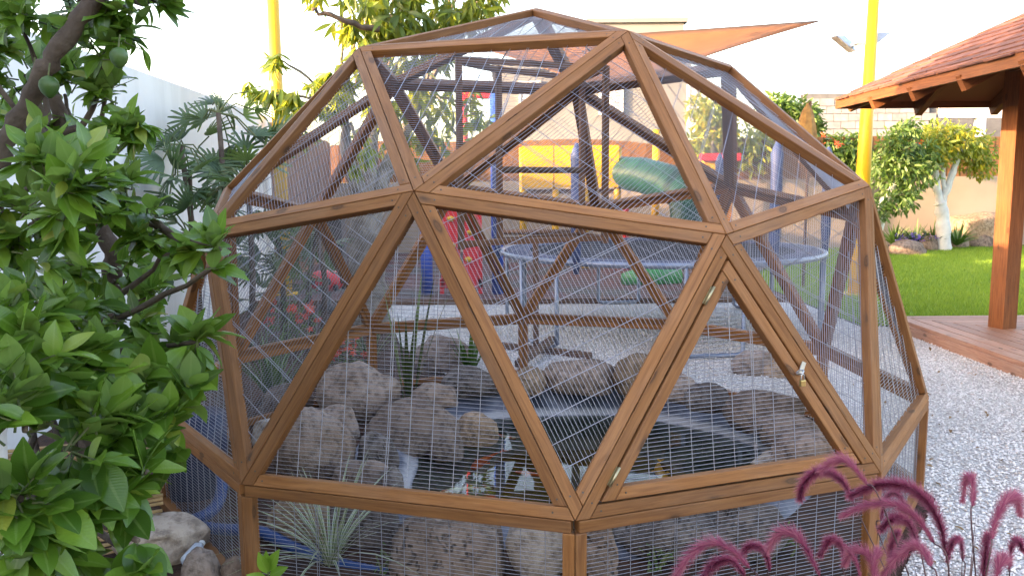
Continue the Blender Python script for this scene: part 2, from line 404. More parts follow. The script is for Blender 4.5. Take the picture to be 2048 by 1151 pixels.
o = blades(170000, LAWN, 3.2, 10.5, 3.66, 12.9, .05, .004, MAT['blade'], 'grass', 1.3); tag(o, 'short green grass blades of the lawn', 'grass', kind='stuff')

# ---- white garden wall plus an unseen taller stretch added to shade the dome
t = thing('garden_wall', 'tall white plastered garden wall behind the citrus tree and palms, with an added unseen taller stretch', 'wall', (-3.2, 3, 0))
def wallseg(p0, p1, h, th, nm, parent, mat, z0=0):
    mb = MB(); mb.beam((*p0, z0 + h / 2), (*p1, z0 + h / 2), th, h, None); return mb.build(nm, mat, parent)
wallseg((-2.88, .252), (-3.32, 6.55), 2.25, .2, 'wall_panel', t, MAT['plaster'])
wallseg((-2.80, -8), (-2.88, .25), 3.9, .22, 'wall_panel', t, MAT['plaster'])  # added stretch out of view, height and end set by its shade
# ---- timber fence that carries on where the white wall ends
t = thing('timber_fence', 'short run of brown timber fence where the white wall ends', 'fence', (-3.35, 7, 0))
for i in range(22):
    y = 6.6 + i * .27
    mb = MB(); mb.beam((-3.34 - .02 * i, y + .13, .02), (-3.34 - .02 * i, y + .13, 2.22 + .02 * random.random()), .262, .03, (-.07, 1, 0)); mb.build('plank', MAT['fence'], t)
# ---- rear boundary wall with its fence of boards
t = thing('boundary_wall', 'long beige rendered wall along the back of the garden', 'wall', (3, 12.8, 0))
wallseg((-5.5, 12.6), (6.0, 12.9), 1.42, .2, 'wall_panel', t, MAT['beige']); wallseg((6.0, 12.9), (20, 14.6), 1.46, .2, 'wall_panel', t, MAT['beige'])
t = thing('board_fence', 'brown upright board fence standing on the beige back wall', 'fence', (3, 12.8, 1.42))
x = -5.5; i = 0
while x < 14.5:
    y = 12.6 + (x + 5.5) * .026 if x < 6 else 12.9 + (x - 6) * .1214
    h = .74 + .10 * abs(math.sin((x + .6) * .95)) if x < 5.5 else .86
    mb = MB(); mb.beam((x, y, 1.43), (x, y, 1.43 + h + random.uniform(-.01, .01)), .148, .03, (1, .03, 0)); mb.build('plank', MAT['fence'], t); x += .152
mb = MB(); mb.beam((-5.5, 12.66, 1.75), (6, 12.96, 1.75), .05, .08); mb.build('rail', MAT['fence'], t)

# ---- white house far behind
def window(t, x, y, z, w, h, blind=True):
    mb = MB(); mb.box((x, y, z), (w, .06, h)); f = mb.build('window', MAT['blind'] if blind else MAT['glass'], t)
    mb = MB()
    for s in (-1, 1): mb.box((x + s * (w / 2 + .03), y - .03, z), (.06, .08, h + .12)); mb.box((x, y - .03, z + s * (h / 2 + .03)), (w - .01, .08, .06))
    mb.build('window_frame', MAT['plaster'], f)
    if blind:
        mb = MB()
        for k in range(int(h / .09)): mb.box((x, y - .045, z - h / 2 + .045 + k * .09), (w - .02, .012, .075))
        mb.build('blind', MAT['blind'], f)
t = thing('white_house', 'large flat roofed white house rising behind the dome', 'house', (3, 20, 0))
mb = MB(); mb.box((2.1, 22.0, 2.25), (5.3, 6, 4.5)); mb.build('wall', MAT['house'], t)
mb = MB(); mb.box((3.6, 22.6, 5.2), (2.75, 4, 1.65)); mb.build('upper_storey', MAT['house'], t)
mb = MB(); mb.box((3.6, 22.6, 6.08), (2.95, 4.2, .12)); mb.build('parapet', MAT['house'], t)
mb = MB(); mb.box((2.1, 22.0, 4.56), (5.5, 6.2, .12)); mb.build('parapet', MAT['house'], t)
for (px, py, w_, h_) in ((1060, 200, .5, .9), (1222, 196, .55, .8), (1395, 205, .45, .9)):
    p = at(px, py, 23.0); window(t, p.x, 18.97, p.z, w_, h_)
# ---- unfinished concrete block building
t = thing('block_building', 'unfinished grey concrete block building behind the garden trees', 'building', (11, 22, 0))
pA = at(1610, 230, 24.0); pB = at(1880, 230, 24.0)
bx0, bx1, by = pA.x, pB.x, 20.0
mb = MB(); mb.box(((bx0 + bx1) / 2, by + .25, 1.95), (bx1 - bx0, .3, 3.9)); w_ = mb.build('wall', MAT['mortar'], t)
mb = MB(); mb.box((0, 0, 0), (.41, .1, .205)); me = mb.mesh('block', MAT['block'])
row = 0; z = 1.9
while z < 3.8:
    x = bx0 + .22 - (.21 if row % 2 else 0)
    while x < bx1 - .1:
        inst('block', me, Matrix.Translation((x, by + .06 + random.uniform(-.008, .008), z)), w_); x += .425
    z += .218; row += 1
mb = MB(); mb.beam((bx1, by + .2, 3.35), (bx1 + 4, by + .6, 3.35), .3, .35); mb.build('lintel', MAT['plaster'], t)
for px in (1965, 2025):
    p = at(px, 250, 24.2); mb = MB(); mb.tube([(p.x, by + .3, 0), (p.x, by + .3, 3.2)], .16, 14); mb.build('pillar', MAT['plaster'], t, True)
mb = MB(); mb.box((bx1 + 2.2, by + 2.6, 1.7), (4.4, .2, 3.4)); mb.build('rear_wall', MAT['mortar'], t)

# ================================================================== geodesic dome aviary
R, H0 = 1.8, .42
AZ0 = -70.4348
def sp(az, r, z): a = math.radians(az + AZ0); return Vector((R * r * math.cos(a), R * r * math.sin(a), R * z + H0))
s5 = 1 / math.sqrt(5)
apex = sp(0, 0, 1); r1 = [sp(72 * i, .5257, .8507) for i in range(5)]
pent = [sp(72 * i, 2 * s5, s5) for i in range(5)]; mid = [sp(72 * i + 36, .8507, .5257) for i in range(5)]
eq = [sp(18 + 36 * k, 1, 0) for k in range(10)]
TRI = []     # each: three corners counter-clockwise seen from outside, index of edge the fine wires follow
for i in range(5):
    j = (i + 1) % 5; h = (i - 1) % 5
    TRI += [((apex, r1[i], r1[j]), 1), ((r1[i], pent[i], mid[i]), 2), ((r1[i], mid[i], r1[j]), 2), ((r1[i], mid[h], pent[i]), 0),
            ((pent[i], eq[2 * i], mid[i]), 1), ((pent[i], eq[(2 * i - 1) % 10], eq[2 * i]), 1), ((mid[h], eq[(2 * i - 1) % 10], pent[i]), 0),
            ((mid[i], eq[2 * i], eq[2 * i + 1]), 1)]
dome = thing('geodesic_dome_aviary', 'large geodesic dome aviary of stained timber triangles with wire mesh over a pond', 'aviary', (0, 0, 0))
mb = MB(); mb.lathe([(0, .0006), (.0028, .0006), (.0034, -.001)], (0, 0, 0), 8); SCREW = mb.mesh('screw', MAT['screw'])
def frame_mat0(p, x, z):
    y = z.cross(x); return Matrix(((x.x, y.x, z.x, p.x), (x.y, y.y, z.y, p.y), (x.z, y.z, z.z, p.z), (0, 0, 0, 1)))
BW, BT = .037, .037
INC = [t_[0][0] + t_[0][1] + t_[0][2] for t_ in TRI]
key = lambda p: (round(p.x, 3), round(p.y, 3), round(p.z, 3))
EDGE = {}
NRM = []
for k, (tr_, e) in enumerate(TRI):
    a, b, c = tr_; nn = (b - a).cross(c - a).normalized()
    if nn.dot((a + b + c) / 3 - Vector((0, 0, H0))) < 0: a, c = c, a; nn = -nn; TRI[k] = ((a, b, c), {0: 1, 1: 0, 2: 2}[e]); 
    NRM.append(nn)
for k, (tr_, e) in enumerate(TRI):
    for q in range(3): EDGE.setdefault(frozenset((key(tr_[q]), key(tr_[(q + 1) % 3]))), []).append(k)
def bev(o, w_=.0022):
    b = o.modifiers.new('edge', 'BEVEL'); b.width = w_; b.segments = 1; b.limit_method = 'ANGLE'; return o
def line_x(p, d, q, e):      # 2-D line crossing
    det = d[0] * e[1] - d[1] * e[0]; s = ((q[0] - p[0]) * e[1] - (q[1] - p[1]) * e[0]) / det
    return (p[0] + d[0] * s, p[1] + d[1] * s)
def frame_panel(corners, nrm, tans, parent, inset=0.0, bw=BW, bt=BT, gap=.0012, mat=None, top=0.0):
    """three boards laid pinwheel fashion round a triangle; returns inner 2-D outline"""
    o = corners[0]; ux = (corners[1] - o).normalized(); uy = nrm.cross(ux)
    P2 = [((c - o).dot(ux), (c - o).dot(uy)) for c in corners]
    def offs(i, dd):      # edge line i moved inwards by dd
        p = P2[i]; q = P2[(i + 1) % 3]; d = (q[0] - p[0], q[1] - p[1]); L = math.hypot(*d); d = (d[0] / L, d[1] / L)
        nl = (-d[1], d[0]); return (p[0] + nl[0] * dd, p[1] + nl[1] * dd), d
    P3 = lambda p, dep: o + ux * p[0] + uy * p[1] - nrm * dep
    for i in range(3):
        h = (i - 1) % 3; j = (i + 1) % 3
        def poly(dep):
            so = inset + gap + (dep * tans[i]); si = inset + bw + gap
            so_n = inset + gap + dep * tans[j]; si_p = inset + bw + gap
            O, d = offs(i, so); I, _ = offs(i, si); Ip, dp = offs(h, si_p + .0015); On, dn = offs(j, so_n)
            return [line_x(O, d, Ip, dp), line_x(I, d, Ip, dp), line_x(I, d, On, dn), line_x(O, d, On, dn)]
        f = poly(-top); b = poly(bt)
        mb = MB(); mb.hexa([P3(f[0], -top), P3(f[1], -top), P3(b[1], bt), P3(b[0], bt)], [P3(f[3], -top), P3(f[2], -top), P3(b[2], bt), P3(b[3], bt)])
        bev(mb.build('board', mat or MAT['frame'], parent))
        if nrm.y < .25:                       # screw heads on the panels that face the viewer
            d2 = (f[3][0] - f[0][0], f[3][1] - f[0][1]); L2 = math.hypot(*d2); d2 = (d2[0] / L2, d2[1] / L2)
            for (ca, cb, sgn, dist_) in ((f[0], f[1], 1, .022), (f[3], f[2], -1, .055)):
                q = ((ca[0] + cb[0]) / 2 + d2[0] * sgn * dist_, (ca[1] + cb[1]) / 2 + d2[1] * sgn * dist_)
                p3 = P3(q, -top - .0004); inst('screw', SCREW, frame_mat0(p3, ux, nrm), parent)
    return o, ux, uy, P2, offs
def wires(o, ux, uy, nrm, poly, dvec, dep, fine, coarse, rw, parent, phase=None, dbl=True):
    """welded mesh: fine wires along dvec, coarse wires across, clipped to the convex outline poly"""
    dv = dvec; nv = (-dv[1], dv[0]); mb = MB(); sag = random.uniform(-.004, .010); cx_ = sum(p[0] for p in poly) / len(poly); cy_ = sum(p[1] for p in poly) / len(poly)
    def clip(axis, other, val):
        ts = []
        for a in range(len(poly)):
            p, q = poly[a], poly[(a + 1) % len(poly)]
            fp = p[0] * other[0] + p[1] * other[1] - val; fq = q[0] * other[0] + q[1] * other[1] - val
            if (fp > 0) != (fq > 0):
                s = fp / (fp - fq); x = (p[0] + (q[0] - p[0]) * s, p[1] + (q[1] - p[1]) * s); ts.append(x[0] * axis[0] + x[1] * axis[1])
        return (min(ts), max(ts)) if len(ts) >= 2 else None
    def put(axis, other, val, rr, dd, wob):
        c = clip(axis, other, val)
        if not c or c[1] - c[0] < .01: return
        pts = []
        kk = 5
        for i in range(kk + 1):
            t_ = c[0] + (c[1] - c[0]) * i / kk; wv = wob * math.sin(t_ * 5.1 + val * 3.0) * (0 < i < kk)
            q = (axis[0] * t_ + other[0] * val, axis[1] * t_ + other[1] * val)
            pts.append(o + ux * q[0] + uy * q[1] - nrm * (dd + wv + sag * max(0, 1 - ((q[0] - cx_) ** 2 + (q[1] - cy_) ** 2) / .12)))
        mb.tube(pts, rr, 4, False)
    vs = [p[0] * nv[0] + p[1] * nv[1] for p in poly]; us = [p[0] * dv[0] + p[1] * dv[1] for p in poly]
    v = min(vs) + fine * random.random()
    while v < max(vs): put(dv, nv, v, rw, dep, .0025); v += fine
    u = min(us) + coarse * (random.random() if phase is None else phase); k = 0; kd = random.randrange(2, 9)
    while u < max(us):
        put(nv, dv, u, rw * 1.6, dep - rw * 2.4, .0025)
        if dbl and k == kd: put(nv, dv, u + .007, rw * 1.6, dep - rw * 2.4, .0025)
        u += coarse; k += 1
    return mb.build('wire_mesh', MAT['wire'], parent, True)
FINE, COARSE, WR = .0127, .0762, .0009
DOOR = None
for k, ((a, b, c), e) in enumerate(TRI):
    nn = NRM[k]; cs = (a, b, c); tans = []
    for q in range(3):
        es = EDGE[frozenset((key(cs[q]), key(cs[(q + 1) % 3])))]
        oth = [x for x in es if x != k]
        if oth: ang = math.acos(max(-1, min(1, nn.dot(NRM[oth[0]])))); tans.append(math.tan(ang / 2))
        else:
            hz = Vector((nn.x, nn.y, 0)).normalized(); tans.append(math.tan(math.acos(min(1, nn.dot(hz))) / 2))
    cen = (a + b + c) / 3
    isdoor = {key(a), key(b), key(c)} == {key(pent[0]), key(eq[9]), key(eq[0])}
    pan = group_part('door_panel' if isdoor else 'triangle_panel', dome)
    o_, ux, uy, P2, offs = frame_panel(cs, nn, tans, pan)
    def inner(dd):
        L = [offs(i, dd) for i in range(3)]
        return [line_x(*L[i], *L[(i + 1) % 3]) for i in range(3)]
    d0 = offs(e, 0)[1]
    if isdoor:
        DOOR = (o_, ux, uy, nn, P2, offs, cs)
        door = group_part('door', dome)
        frame_panel(cs, nn, (0, 0, 0), door, inset=BW + .007, bw=.036, bt=.037, top=.003)
        wires(o_, ux, uy, nn, inner(BW + .03), d0, .030, FINE, COARSE, WR, door)
    else:
        wires(o_, ux, uy, nn, inner(BW * .55), d0, .030, FINE, COARSE, WR, pan)
# riser of upright panels under the dome
for k in range(10):
    p, q = eq[k], eq[(k + 1) % 10]; dx = (q - p).normalized(); nn = dx.cross(Vector((0, 0, 1))).normalized()
    if nn.dot(p) < 0: nn = -nn
    pan = group_part('riser_panel', dome); L = (q - p).length; tn = math.tan(math.radians(18))
    P = lambda s, z, dep: p + dx * s + Vector((0, 0, z)) - nn * dep
    g = .0012
    def bar(s0, s1, z0, z1, mit=False):
        mb = MB(); e0 = BT * tn if mit else 0
        if (s1 - s0) > abs(z1 - z0):
            mb.hexa([P(s0, z0, 0), P(s0, z1, 0), P(s0, z1, BT), P(s0, z0, BT)], [P(s1, z0, 0), P(s1, z1, 0), P(s1, z1, BT), P(s1, z0, BT)])
        else:
            a0, a1 = (e0, 0) if s0 < L / 2 else (0, -e0)
            mb.hexa([P(s0, z0, 0), P(s1, z0, 0), P(s1 + a1, z0, BT), P(s0 + a0, z0, BT)], [P(s0, z1, 0), P(s1, z1, 0), P(s1 + a1, z1, BT), P(s0 + a0, z1, BT)])
        return bev(mb.build('board', MAT['frame'], pan))
    zt, zb = -.0015, -H0 + .004
    bar(BT * tn + .001, L - BT * tn - .001, zt - BW, zt)
    bar(BT * tn + .001, L - BT * tn - .001, zb, zb + BW)
    bar(g, BW + g, zb + BW + .001, zt - BW - .001, True); bar(L - BW - g, L - g, zb + BW + .001, zt - BW - .001, True)
    poly = [(BW * .6, zb + BW * .5), (L - BW * .6, zb + BW * .5), (L - BW * .6, zt - BW * .5), (BW * .6, zt - BW * .5)]
    wires(p, dx, Vector((0, 0, 1)), nn, poly, (1, 0), .030, FINE, COARSE, WR, pan)
# door furniture: hinges and hasp
o_, ux, uy, nn, P2, offs, cs = DOOR
iD = [i for i in range(3) if key(cs[i]) == key(pent[0])][0]
def on_edge(va, vb, f, dep):       # point a fraction f from va to vb on the joint line of the door, dep off the surface
    cen = (cs[0] + cs[1] + cs[2]) / 3; a = va + (vb - va) * f; d = (vb - va).normalized()
    inn = (cen - a); inn = (inn - d * inn.dot(d)); inn = (inn - nn * inn.dot(nn)).normalized()
    return a + inn * (BW + .004) + nn * dep, d, inn
for f in (.20, .83):
    p, d, inn = on_edge(pent[0], eq[9], f, .006)
    mb = MB(); mb.tube([p - d * .032 + nn * .003, p + d * .032 + nn * .003], .0045, 10)
    h = mb.build('hinge', MAT['hinge'], dome, True)
    mb = MB(); mb.beam(p - d * .03 - nn * .004, p + d * .03 - nn * .004, .014, .002, inn); mb.build('hinge_leaf', MAT['hinge'], h)
p, d, inn = on_edge(pent[0], eq[0], .52, .004)
hd = (d * -.62 - inn * .6).normalized()
mb = MB(); mb.beam(p + inn * .018 + nn * .006, p - inn * .02 - d * .022 + nn * .006, .016, .003, d); hasp = mb.build('hasp', MAT['zinc'], dome)
mb = MB(); c0 = p + inn * .022 + nn * .010
mb.tube([c0 + Vector((0, 0, .012)) + inn * .010 * math.cos(a) * 1 + nn * .014 * math.sin(a) for a in np.linspace(0, math.pi * 2, 13)], .003, 6); mb.build('staple', MAT['zinc'], hasp, True)
t = thing('padlock', 'small brass padlock hanging from the steel hasp on the dome door', 'padlock', c0)
lx = ux if abs(ux.z) < .5 else Vector((nn.y, -nn.x, 0)).normalized(); lx = Vector((nn.y, -nn.x, 0)).normalized()
mb = MB(); mb.beam(c0 + nn * .014 + Vector((0, 0, -.012)), c0 + nn * .014 + Vector((0, 0, -.033)), .020, .011, lx); bd = mb.build('body', MAT['brass'], t)
bm = bd.modifiers.new('edge', 'BEVEL'); bm.width = .003; bm.segments = 2
mb = MB(); mb.tube([c0 + nn * .014 + lx * (.0065 * math.cos(a)) + Vector((0, 0, -.012 + .020 * max(0, math.sin(a)))) for a in np.linspace(0, math.pi, 11)], .002, 8); mb.build('shackle', MAT['zinc'], t, True)
# ================================================================== pond
def rockmat(name, c1, c2, c3, pits=0.0):
    n = NT(name); r = n.n('ObjectInfo').outputs['Random']; co = n.mapping(n.coord('Object'), loc=n.math('MULTIPLY', r, 31.0))
    f = n.noise(co, 3.5, 6, .6); g = n.noise(co, 22, 5, .65); h = n.noise(co, 90, 3)
    c = n.ramp(f, [(.3, c1), (.52, c2), (.72, c3)])
    c = n.mix(n.ramp(g, [(.36, (.7,) * 3), (.54, (0,) * 3)]), c, tuple(x * .45 for x in c1))
    c = n.mix(n.ramp(h, [(.6, (0,) * 3), (.75, (.3,) * 3)]), c, (.36, .34, .34))
    hs = n.n('HueSaturation', Color=c); n.l(n.math('ADD', n.math('MULTIPLY', r, .5), .75), hs.inputs['Value'])
    hgt = n.math('ADD', n.math('MULTIPLY', g, 1.0), n.math('MULTIPLY', h, .35))
    col = hs.outputs[0]
    if pits:
        v = n.vor(n.n('VectorMath', _operation='ADD', i0=co, i1=n.n('VectorMath', _operation='SCALE', i0=n.n('TexNoise', Scale=14.0, Vector=co).outputs[1], Scale=.12).outputs[0]).outputs[0], 34); pm = n.ramp(v, [(.16, (1,) * 3), (.40, (0,) * 3)]); msk = n.ramp(n.noise(co, 5, 3), [(.42, (0,) * 3), (.55, (1,) * 3)])
        pm = n.math('MULTIPLY', pm, msk); col = n.mix(n.math('MULTIPLY', pm, pits), col, (.03, .025, .022)); hgt = n.math('SUBTRACT', hgt, n.math('MULTIPLY', pm, 1.6))
    n.set(Base__Color=col, Roughness=.92, Specular__IOR__Level=.25); n.bump(hgt, .75, .018); return n.m
MAT['rock'] = rockmat('basalt_boulder', (.145, .10, .08), (.27, .20, .163), (.35, .285, .25))
MAT['rocktan'] = rockmat('tan_boulder', (.22, .145, .095), (.34, .24, .165), (.42, .32, .24))
MAT['rockdark'] = rockmat('dark_boulder', (.075, .06, .056), (.14, .115, .105), (.21, .18, .165), .3)
MAT['rockpit'] = rockmat('pitted_boulder', (.14, .095, .073), (.245, .18, .145), (.315, .25, .21), .95)
MAT['rockpale'] = rockmat('pale_stone', (.28, .21, .17), (.38, .32, .27), (.46, .40, .36))
def boulder(name, c, dims, seed, mat, label, group, rz=0.0, sub=4, rough=.16, flat=0.0, cat='boulder'):
    """c: centre of the foot; dims: full width, depth, height"""
    bm = bmesh.new(); bmesh.ops.create_icosphere(bm, subdivisions=sub, radius=1.0)
    rnd = random.Random(seed); off = Vector((rnd.uniform(0, 99), rnd.uniform(0, 99), rnd.uniform(0, 99)))
    planes = []
    for _ in range(7):
        d = Vector((rnd.gauss(0, 1), rnd.gauss(0, 1), rnd.gauss(0, .8))).normalized(); planes.append((d, rnd.uniform(.78, .97)))
    if flat: planes.append((Vector((rnd.uniform(-.15, .15), rnd.uniform(-.15, .15), 1)).normalized(), flat))
    for v in bm.verts:
        p = v.co.copy(); r = 1.0
        r += rough * 1.5 * noise.noise(p * 1.1 + off) + rough * .8 * noise.noise(p * 2.3 + off * 2) + rough * .35 * noise.noise(p * 5.2 + off)
        q = p * r
        for d, h in planes:
            e = q.dot(d) - h
            if e > 0: q -= d * e * .7
        q += p * (.03 * rough / .16) * noise.noise(p * 9 + off)
        if q.z < -.55: q.z = -.55 + (q.z + .55) * .2
        v.co = q
    mn = [min(v.co[i] for v in bm.verts) for i in range(3)]; mx = [max(v.co[i] for v in bm.verts) for i in range(3)]
    for v in bm.verts:
        for i in range(3): v.co[i] = ((v.co[i] - mn[i]) / (mx[i] - mn[i]) - (.5 if i < 2 else 0)) * dims[i]
    me = bpy.data.meshes.new(name); bm.to_mesh(me); bm.free(); me.materials.append(mat)
    me.polygons.foreach_set('use_smooth', [True] * len(me.polygons))
    o = bpy.data.objects.new(name, me); COL.objects.link(o); o.location = c; o.rotation_euler.z = rz
    return tag(o, label, cat, group)
def rock(l, r, t_, b, z0, mat, label, seed, group='boulders round the pond', dep=.8, rough=.15, flat=0.0, name='boulder', cat='boulder', sub=4, sink=.03, hf=.9):
    f = gz((l + r) / 2, b, z0); d = f.y - CAM[1]; w_ = (r - l) / FPX * d; dp = w_ * dep
    c = gz((l + r) / 2, b, z0); dc = d + dp * .42
    zt = z0 + (CAM[2] - (t_ - 367) / FPX * dc - z0) * hf
    cx = CAM[0] + ((l + r) / 2 - 1024) / FPX * dc
    return boulder(name, (cx, CAM[1] + dc, z0 - sink), (w_ * dc / d * 1.03, dp, max(zt - z0 + sink, .22 * w_)), seed, MAT[mat], label, group, random.uniform(-.3, .3), sub, rough, flat, cat)

# liner: a folded rubber rim
mb = MB(); N = 96; prof = [(.50, -.42), (.70, -.30), (.80, -.15), (.855, -.088), (.92, -.05), (.98, -.012), (1.03, .03), (1.08, .04), (1.13, .022), (1.16, .003)]
vs = []; fs = []
for i in range(N):
    a = 2 * math.pi * i / N
    for j, (s, z) in enumerate(prof):
        wv = .016 * noise.noise(Vector((math.cos(a) * 3.2, math.sin(a) * 3.2, j * .45))) + .008 * math.sin(a * 23 + j * .7) * (j in (4, 5, 6))
        vs.append(pondpt(a, s + wv * 1.5, z + wv * (3 < j < 8)))
k = len(prof)
for i in range(N):
    for j in range(k - 1):
        i2 = (i + 1) % N; fs.append((i * k + j, i2 * k + j, i2 * k + j + 1, i * k + j + 1))
mb.add(vs, fs)
n = NT('pond_liner'); co = n.coord('Object'); f = n.noise(co, 5, 5)
n.set(Base__Color=n.ramp(f, [(.35, (.045, .052, .075)), (.55, (.11, .125, .17)), (.75, (.24, .25, .30))]), Roughness=.55)
zz = n.n('SeparateXYZ', Vector=co).outputs[2]; zn = n.math('ADD', zz, n.math('MULTIPLY', n.noise(co, 18, 3), .03))
c = n.mix(n.ramp(n.math('ADD', n.math('MULTIPLY', zn, 10.0), 1.0), [(.24, (0,) * 3), (.34, (.8,) * 3), (.50, (.7,) * 3), (.66, (0,) * 3)]), n.p.inputs['Base Color'].links[0].from_socket, (.46, .45, .46)); n.set(Base__Color=c); n.bump(n.noise(co, 12, 4), .5, .02); MAT['liner'] = n.m
o = mb.build('pond_liner', MAT['liner'], None, True); tag(o, 'blue grey rubber pond liner folded over the rim of the pond', 'pond liner')
# floor and water
n = NT('pond_floor'); co = n.coord('Object'); f = n.noise(co, 3.5, 5)
n.set(Base__Color=n.ramp(f, [(.35, (.03, .034, .012)), (.55, (.11, .08, .022)), (.8, (.20, .12, .035))]), Roughness=.95); MAT['pondfloor'] = n.m
o = sheet('pond_floor', [tuple(pondpt(2 * math.pi * i / 64, .55, 0)[:2]) for i in range(64)], -.41, MAT['pondfloor'], label='dark muddy floor of the pond')
n = NT('pond_water'); co = n.coord('Object')
n.set(Base__Color=(.48, .52, .32), Roughness=.015, IOR=1.33, Transmission__Weight=1.0)
n.bump(n.noise(co, 6, 2), .05, .008); MAT['water'] = n.m
N = 64; mb = MB(); mb.add([pondpt(2 * math.pi * i / N, .87, WZ) for i in range(N)], [tuple(range(N))])
o = mb.build('water', MAT['water']); o['kind'] = 'structure'; o['label'] = 'still dark pond water'
# koi
def fish(c, L, ang, mat, label, bend=.15):
    t = thing('koi_fish', label, 'fish', c, 'koi in the pond'); mb = MB()
    n_ = 12; pts = []; rad = []
    fx, fy = math.cos(ang), math.sin(ang)
    for i in range(n_):
        s = i / (n_ - 1); off = bend * L * math.sin(s * 3.0) * .5
        pts.append(Vector(c) + Vector((fx, fy, 0)) * (s - .5) * L + Vector((-fy, fx, 0)) * off)
        rad.append(L * .105 * (math.sin(math.pi * min(1, (s + .04) ** .62)) ** .8 + .06))
    mb.tube(pts, rad, 10); b = mb.build('body', mat, t, True)
    e = pts[-1]; d = (pts[-1] - pts[-2]).normalized(); sd_ = Vector((-d.y, d.x, 0))
    mb = MB(); mb.add([e - d * .02 * L, e + d * L * .2 + sd_ * L * .10, e + d * L * .12 + Vector((0, 0, .004)), e + d * L * .2 - sd_ * L * .10], [(0, 1, 2), (0, 2, 3)]); mb.build('tail_fin', mat, t)
    for s_ in (-1, 1):
        q = pts[4] + s_ * sd_ * rad[4] * .8
        mb = MB(); mb.add([q, q + s_ * sd_ * L * .11 + d * L * .03, q + d * L * .1 + s_ * sd_ * L * .05], [(0, 1, 2)]); mb.build('side_fin', mat, t)
MAT['koired'] = stdmat('koi_red', (.62, .05, .02), (.75, .14, .04), 9, .35, 0)
MAT['koiwhite'] = stdmat('koi_white', (.72, .10, .05), (.85, .80, .76), 13, .35, 0, contrast=(.46, .52))
MAT['koigold'] = stdmat('koi_gold', (.75, .30, .04), (.85, .45, .10), 9, .35, 0)
for (px, py, L, an, mt, lb) in ((975, 930, .30, 1.1, 'koired', 'large red koi in the dark water near the left shore'), (925, 990, .22, .3, 'koiwhite', 'red and white koi close to the front rail'),
        (1325, 950, .26, 1.5, 'koigold', 'golden orange koi under the door triangle'), (1065, 960, .2, -.5, 'koired', 'small red koi between two leaning struts'), (1010, 880, .18, 2.4, 'koiwhite', 'small mottled koi beside the boulders'),
        (1395, 985, .22, .2, 'koired', 'red koi near the bottom board of the door')):
    p = gz(px, py, -.135); fish(p, L, an, MAT[mt], lb)

# ---- boulders inside and around the dome
RK = [
 (528, 697, 800, 965, 0, 'rock', 'big rounded boulder at the left front inside the dome'),
 (505, 610, 762, 835, 0, 'rock', 'mid sized boulder behind the leaning left strut'),
 (622, 802, 712, 845, 0, 'rock', 'broad lilac grey boulder below the red flowers'),
 (600, 706, 808, 885, 0, 'rock', 'smooth boulder wedged behind the big left front boulder'),
 (698, 786, 862, 945, 0, 'rockdark', 'dark split boulder beside the left shore'),
 (712, 912, 788, 920, -.10, 'rock', 'largest tan grey boulder on the left pond bank'),
 (843, 922, 848, 925, -.10, 'rock', 'small pale faced boulder leaning into the water'),
 (902, 993, 822, 896, -.10, 'rocktan', 'brown rounded boulder jutting into the pond'),
 (815, 910, 762, 812, .1, 'rock', 'low rock behind the largest tan grey boulder'),
 (876, 1010, 732, 790, .05, 'rockdark', 'long dark flat rock in front of the green iris'),
 (815, 940, 664, 748, 0, 'rock', 'purplish slab shaped boulder behind the dark flat rock'),
 (648, 772, 925, 990, 0, 'rock', 'low lilac rock just above the front rail'),
 (744, 797, 938, 988, .02, 'rockdark', 'little dark rock tucked beside the low lilac rock'),
 (1016, 1094, 732, 784, .06, 'rocktan', 'small brown rock under the cross foot of the perch stand'),
 (1084, 1236, 716, 786, .06, 'rock', 'wide humped rock at the back rim of the pond'),
 (1226, 1345, 704, 790, .06, 'rocktan', 'tall brown rounded rock at the back rim beside the door'),
 (1335, 1400, 748, 802, .08, 'rock', 'small rock showing through the top of the door'),
 (1376, 1470, 748, 820, .09, 'rockdark', 'blackish angular rock on the right rim'),
 (1462, 1625, 752, 866, .05, 'rock', 'long sloping slab on the right bank'),
 (1530, 1655, 812, 895, .06, 'rock', 'rough boulder halfway down the right bank'),
 (1556, 1700, 842, 935, .04, 'rock', 'broad boulder by the right foot of the door'),
 (1520, 1645, 896, 955, -.06, 'rockpale', 'pale low stone at the right end of the water'),
 (1468, 1560, 682, 752, 0, 'rock', 'grey upright boulder on the gravel behind the dome'),
 (1520, 1642, 698, 758, 0, 'rocktan', 'tan boulder on the gravel beside the grey upright one'),
 (765, 1008, 1036, 1190, 0, 'rockpit', 'big pitted volcanic boulder behind the front riser mesh'),
 (1008, 1136, 1046, 1150, .02, 'rockpale', 'pale crusted boulder left of the middle post'),
 (1160, 1242, 1054, 1180, 0, 'rockpit', 'narrow brown boulder right of the middle post'),
 (1236, 1475, 1022, 1120, .02, 'rockdark', 'dark hanging boulder below the door'),
 (1430, 1600, 1018, 1120, .02, 'rockdark', 'dark boulder behind the purple plumes'),
 (505, 650, 990, 1090, 0, 'rocktan', 'brown boulder behind the left corner post'),
 (635, 785, 1008, 1095, 0, 'rockdark', 'dark boulder behind the variegated grass'),
]
for i, (l, r, t_, b, z0, mt, lb) in enumerate(RK): rock(l, r, t_, b, z0, mt, lb, 100 + i, hf=.66 if 'right' in lb and 'post' not in lb else .9)
rock(185, 385, 1040, 1135, 0, 'rockpale', 'pale pinkish flat stone on the soil outside the dome', 201, 'stones on the soil outside', .7, .2, .2, 'flat_stone', 'stone')
rock(318, 412, 1112, 1190, 0, 'rock', 'grey stone at the bottom edge below the flat stone', 202, 'stones on the soil outside', .8, name='stone', cat='stone')
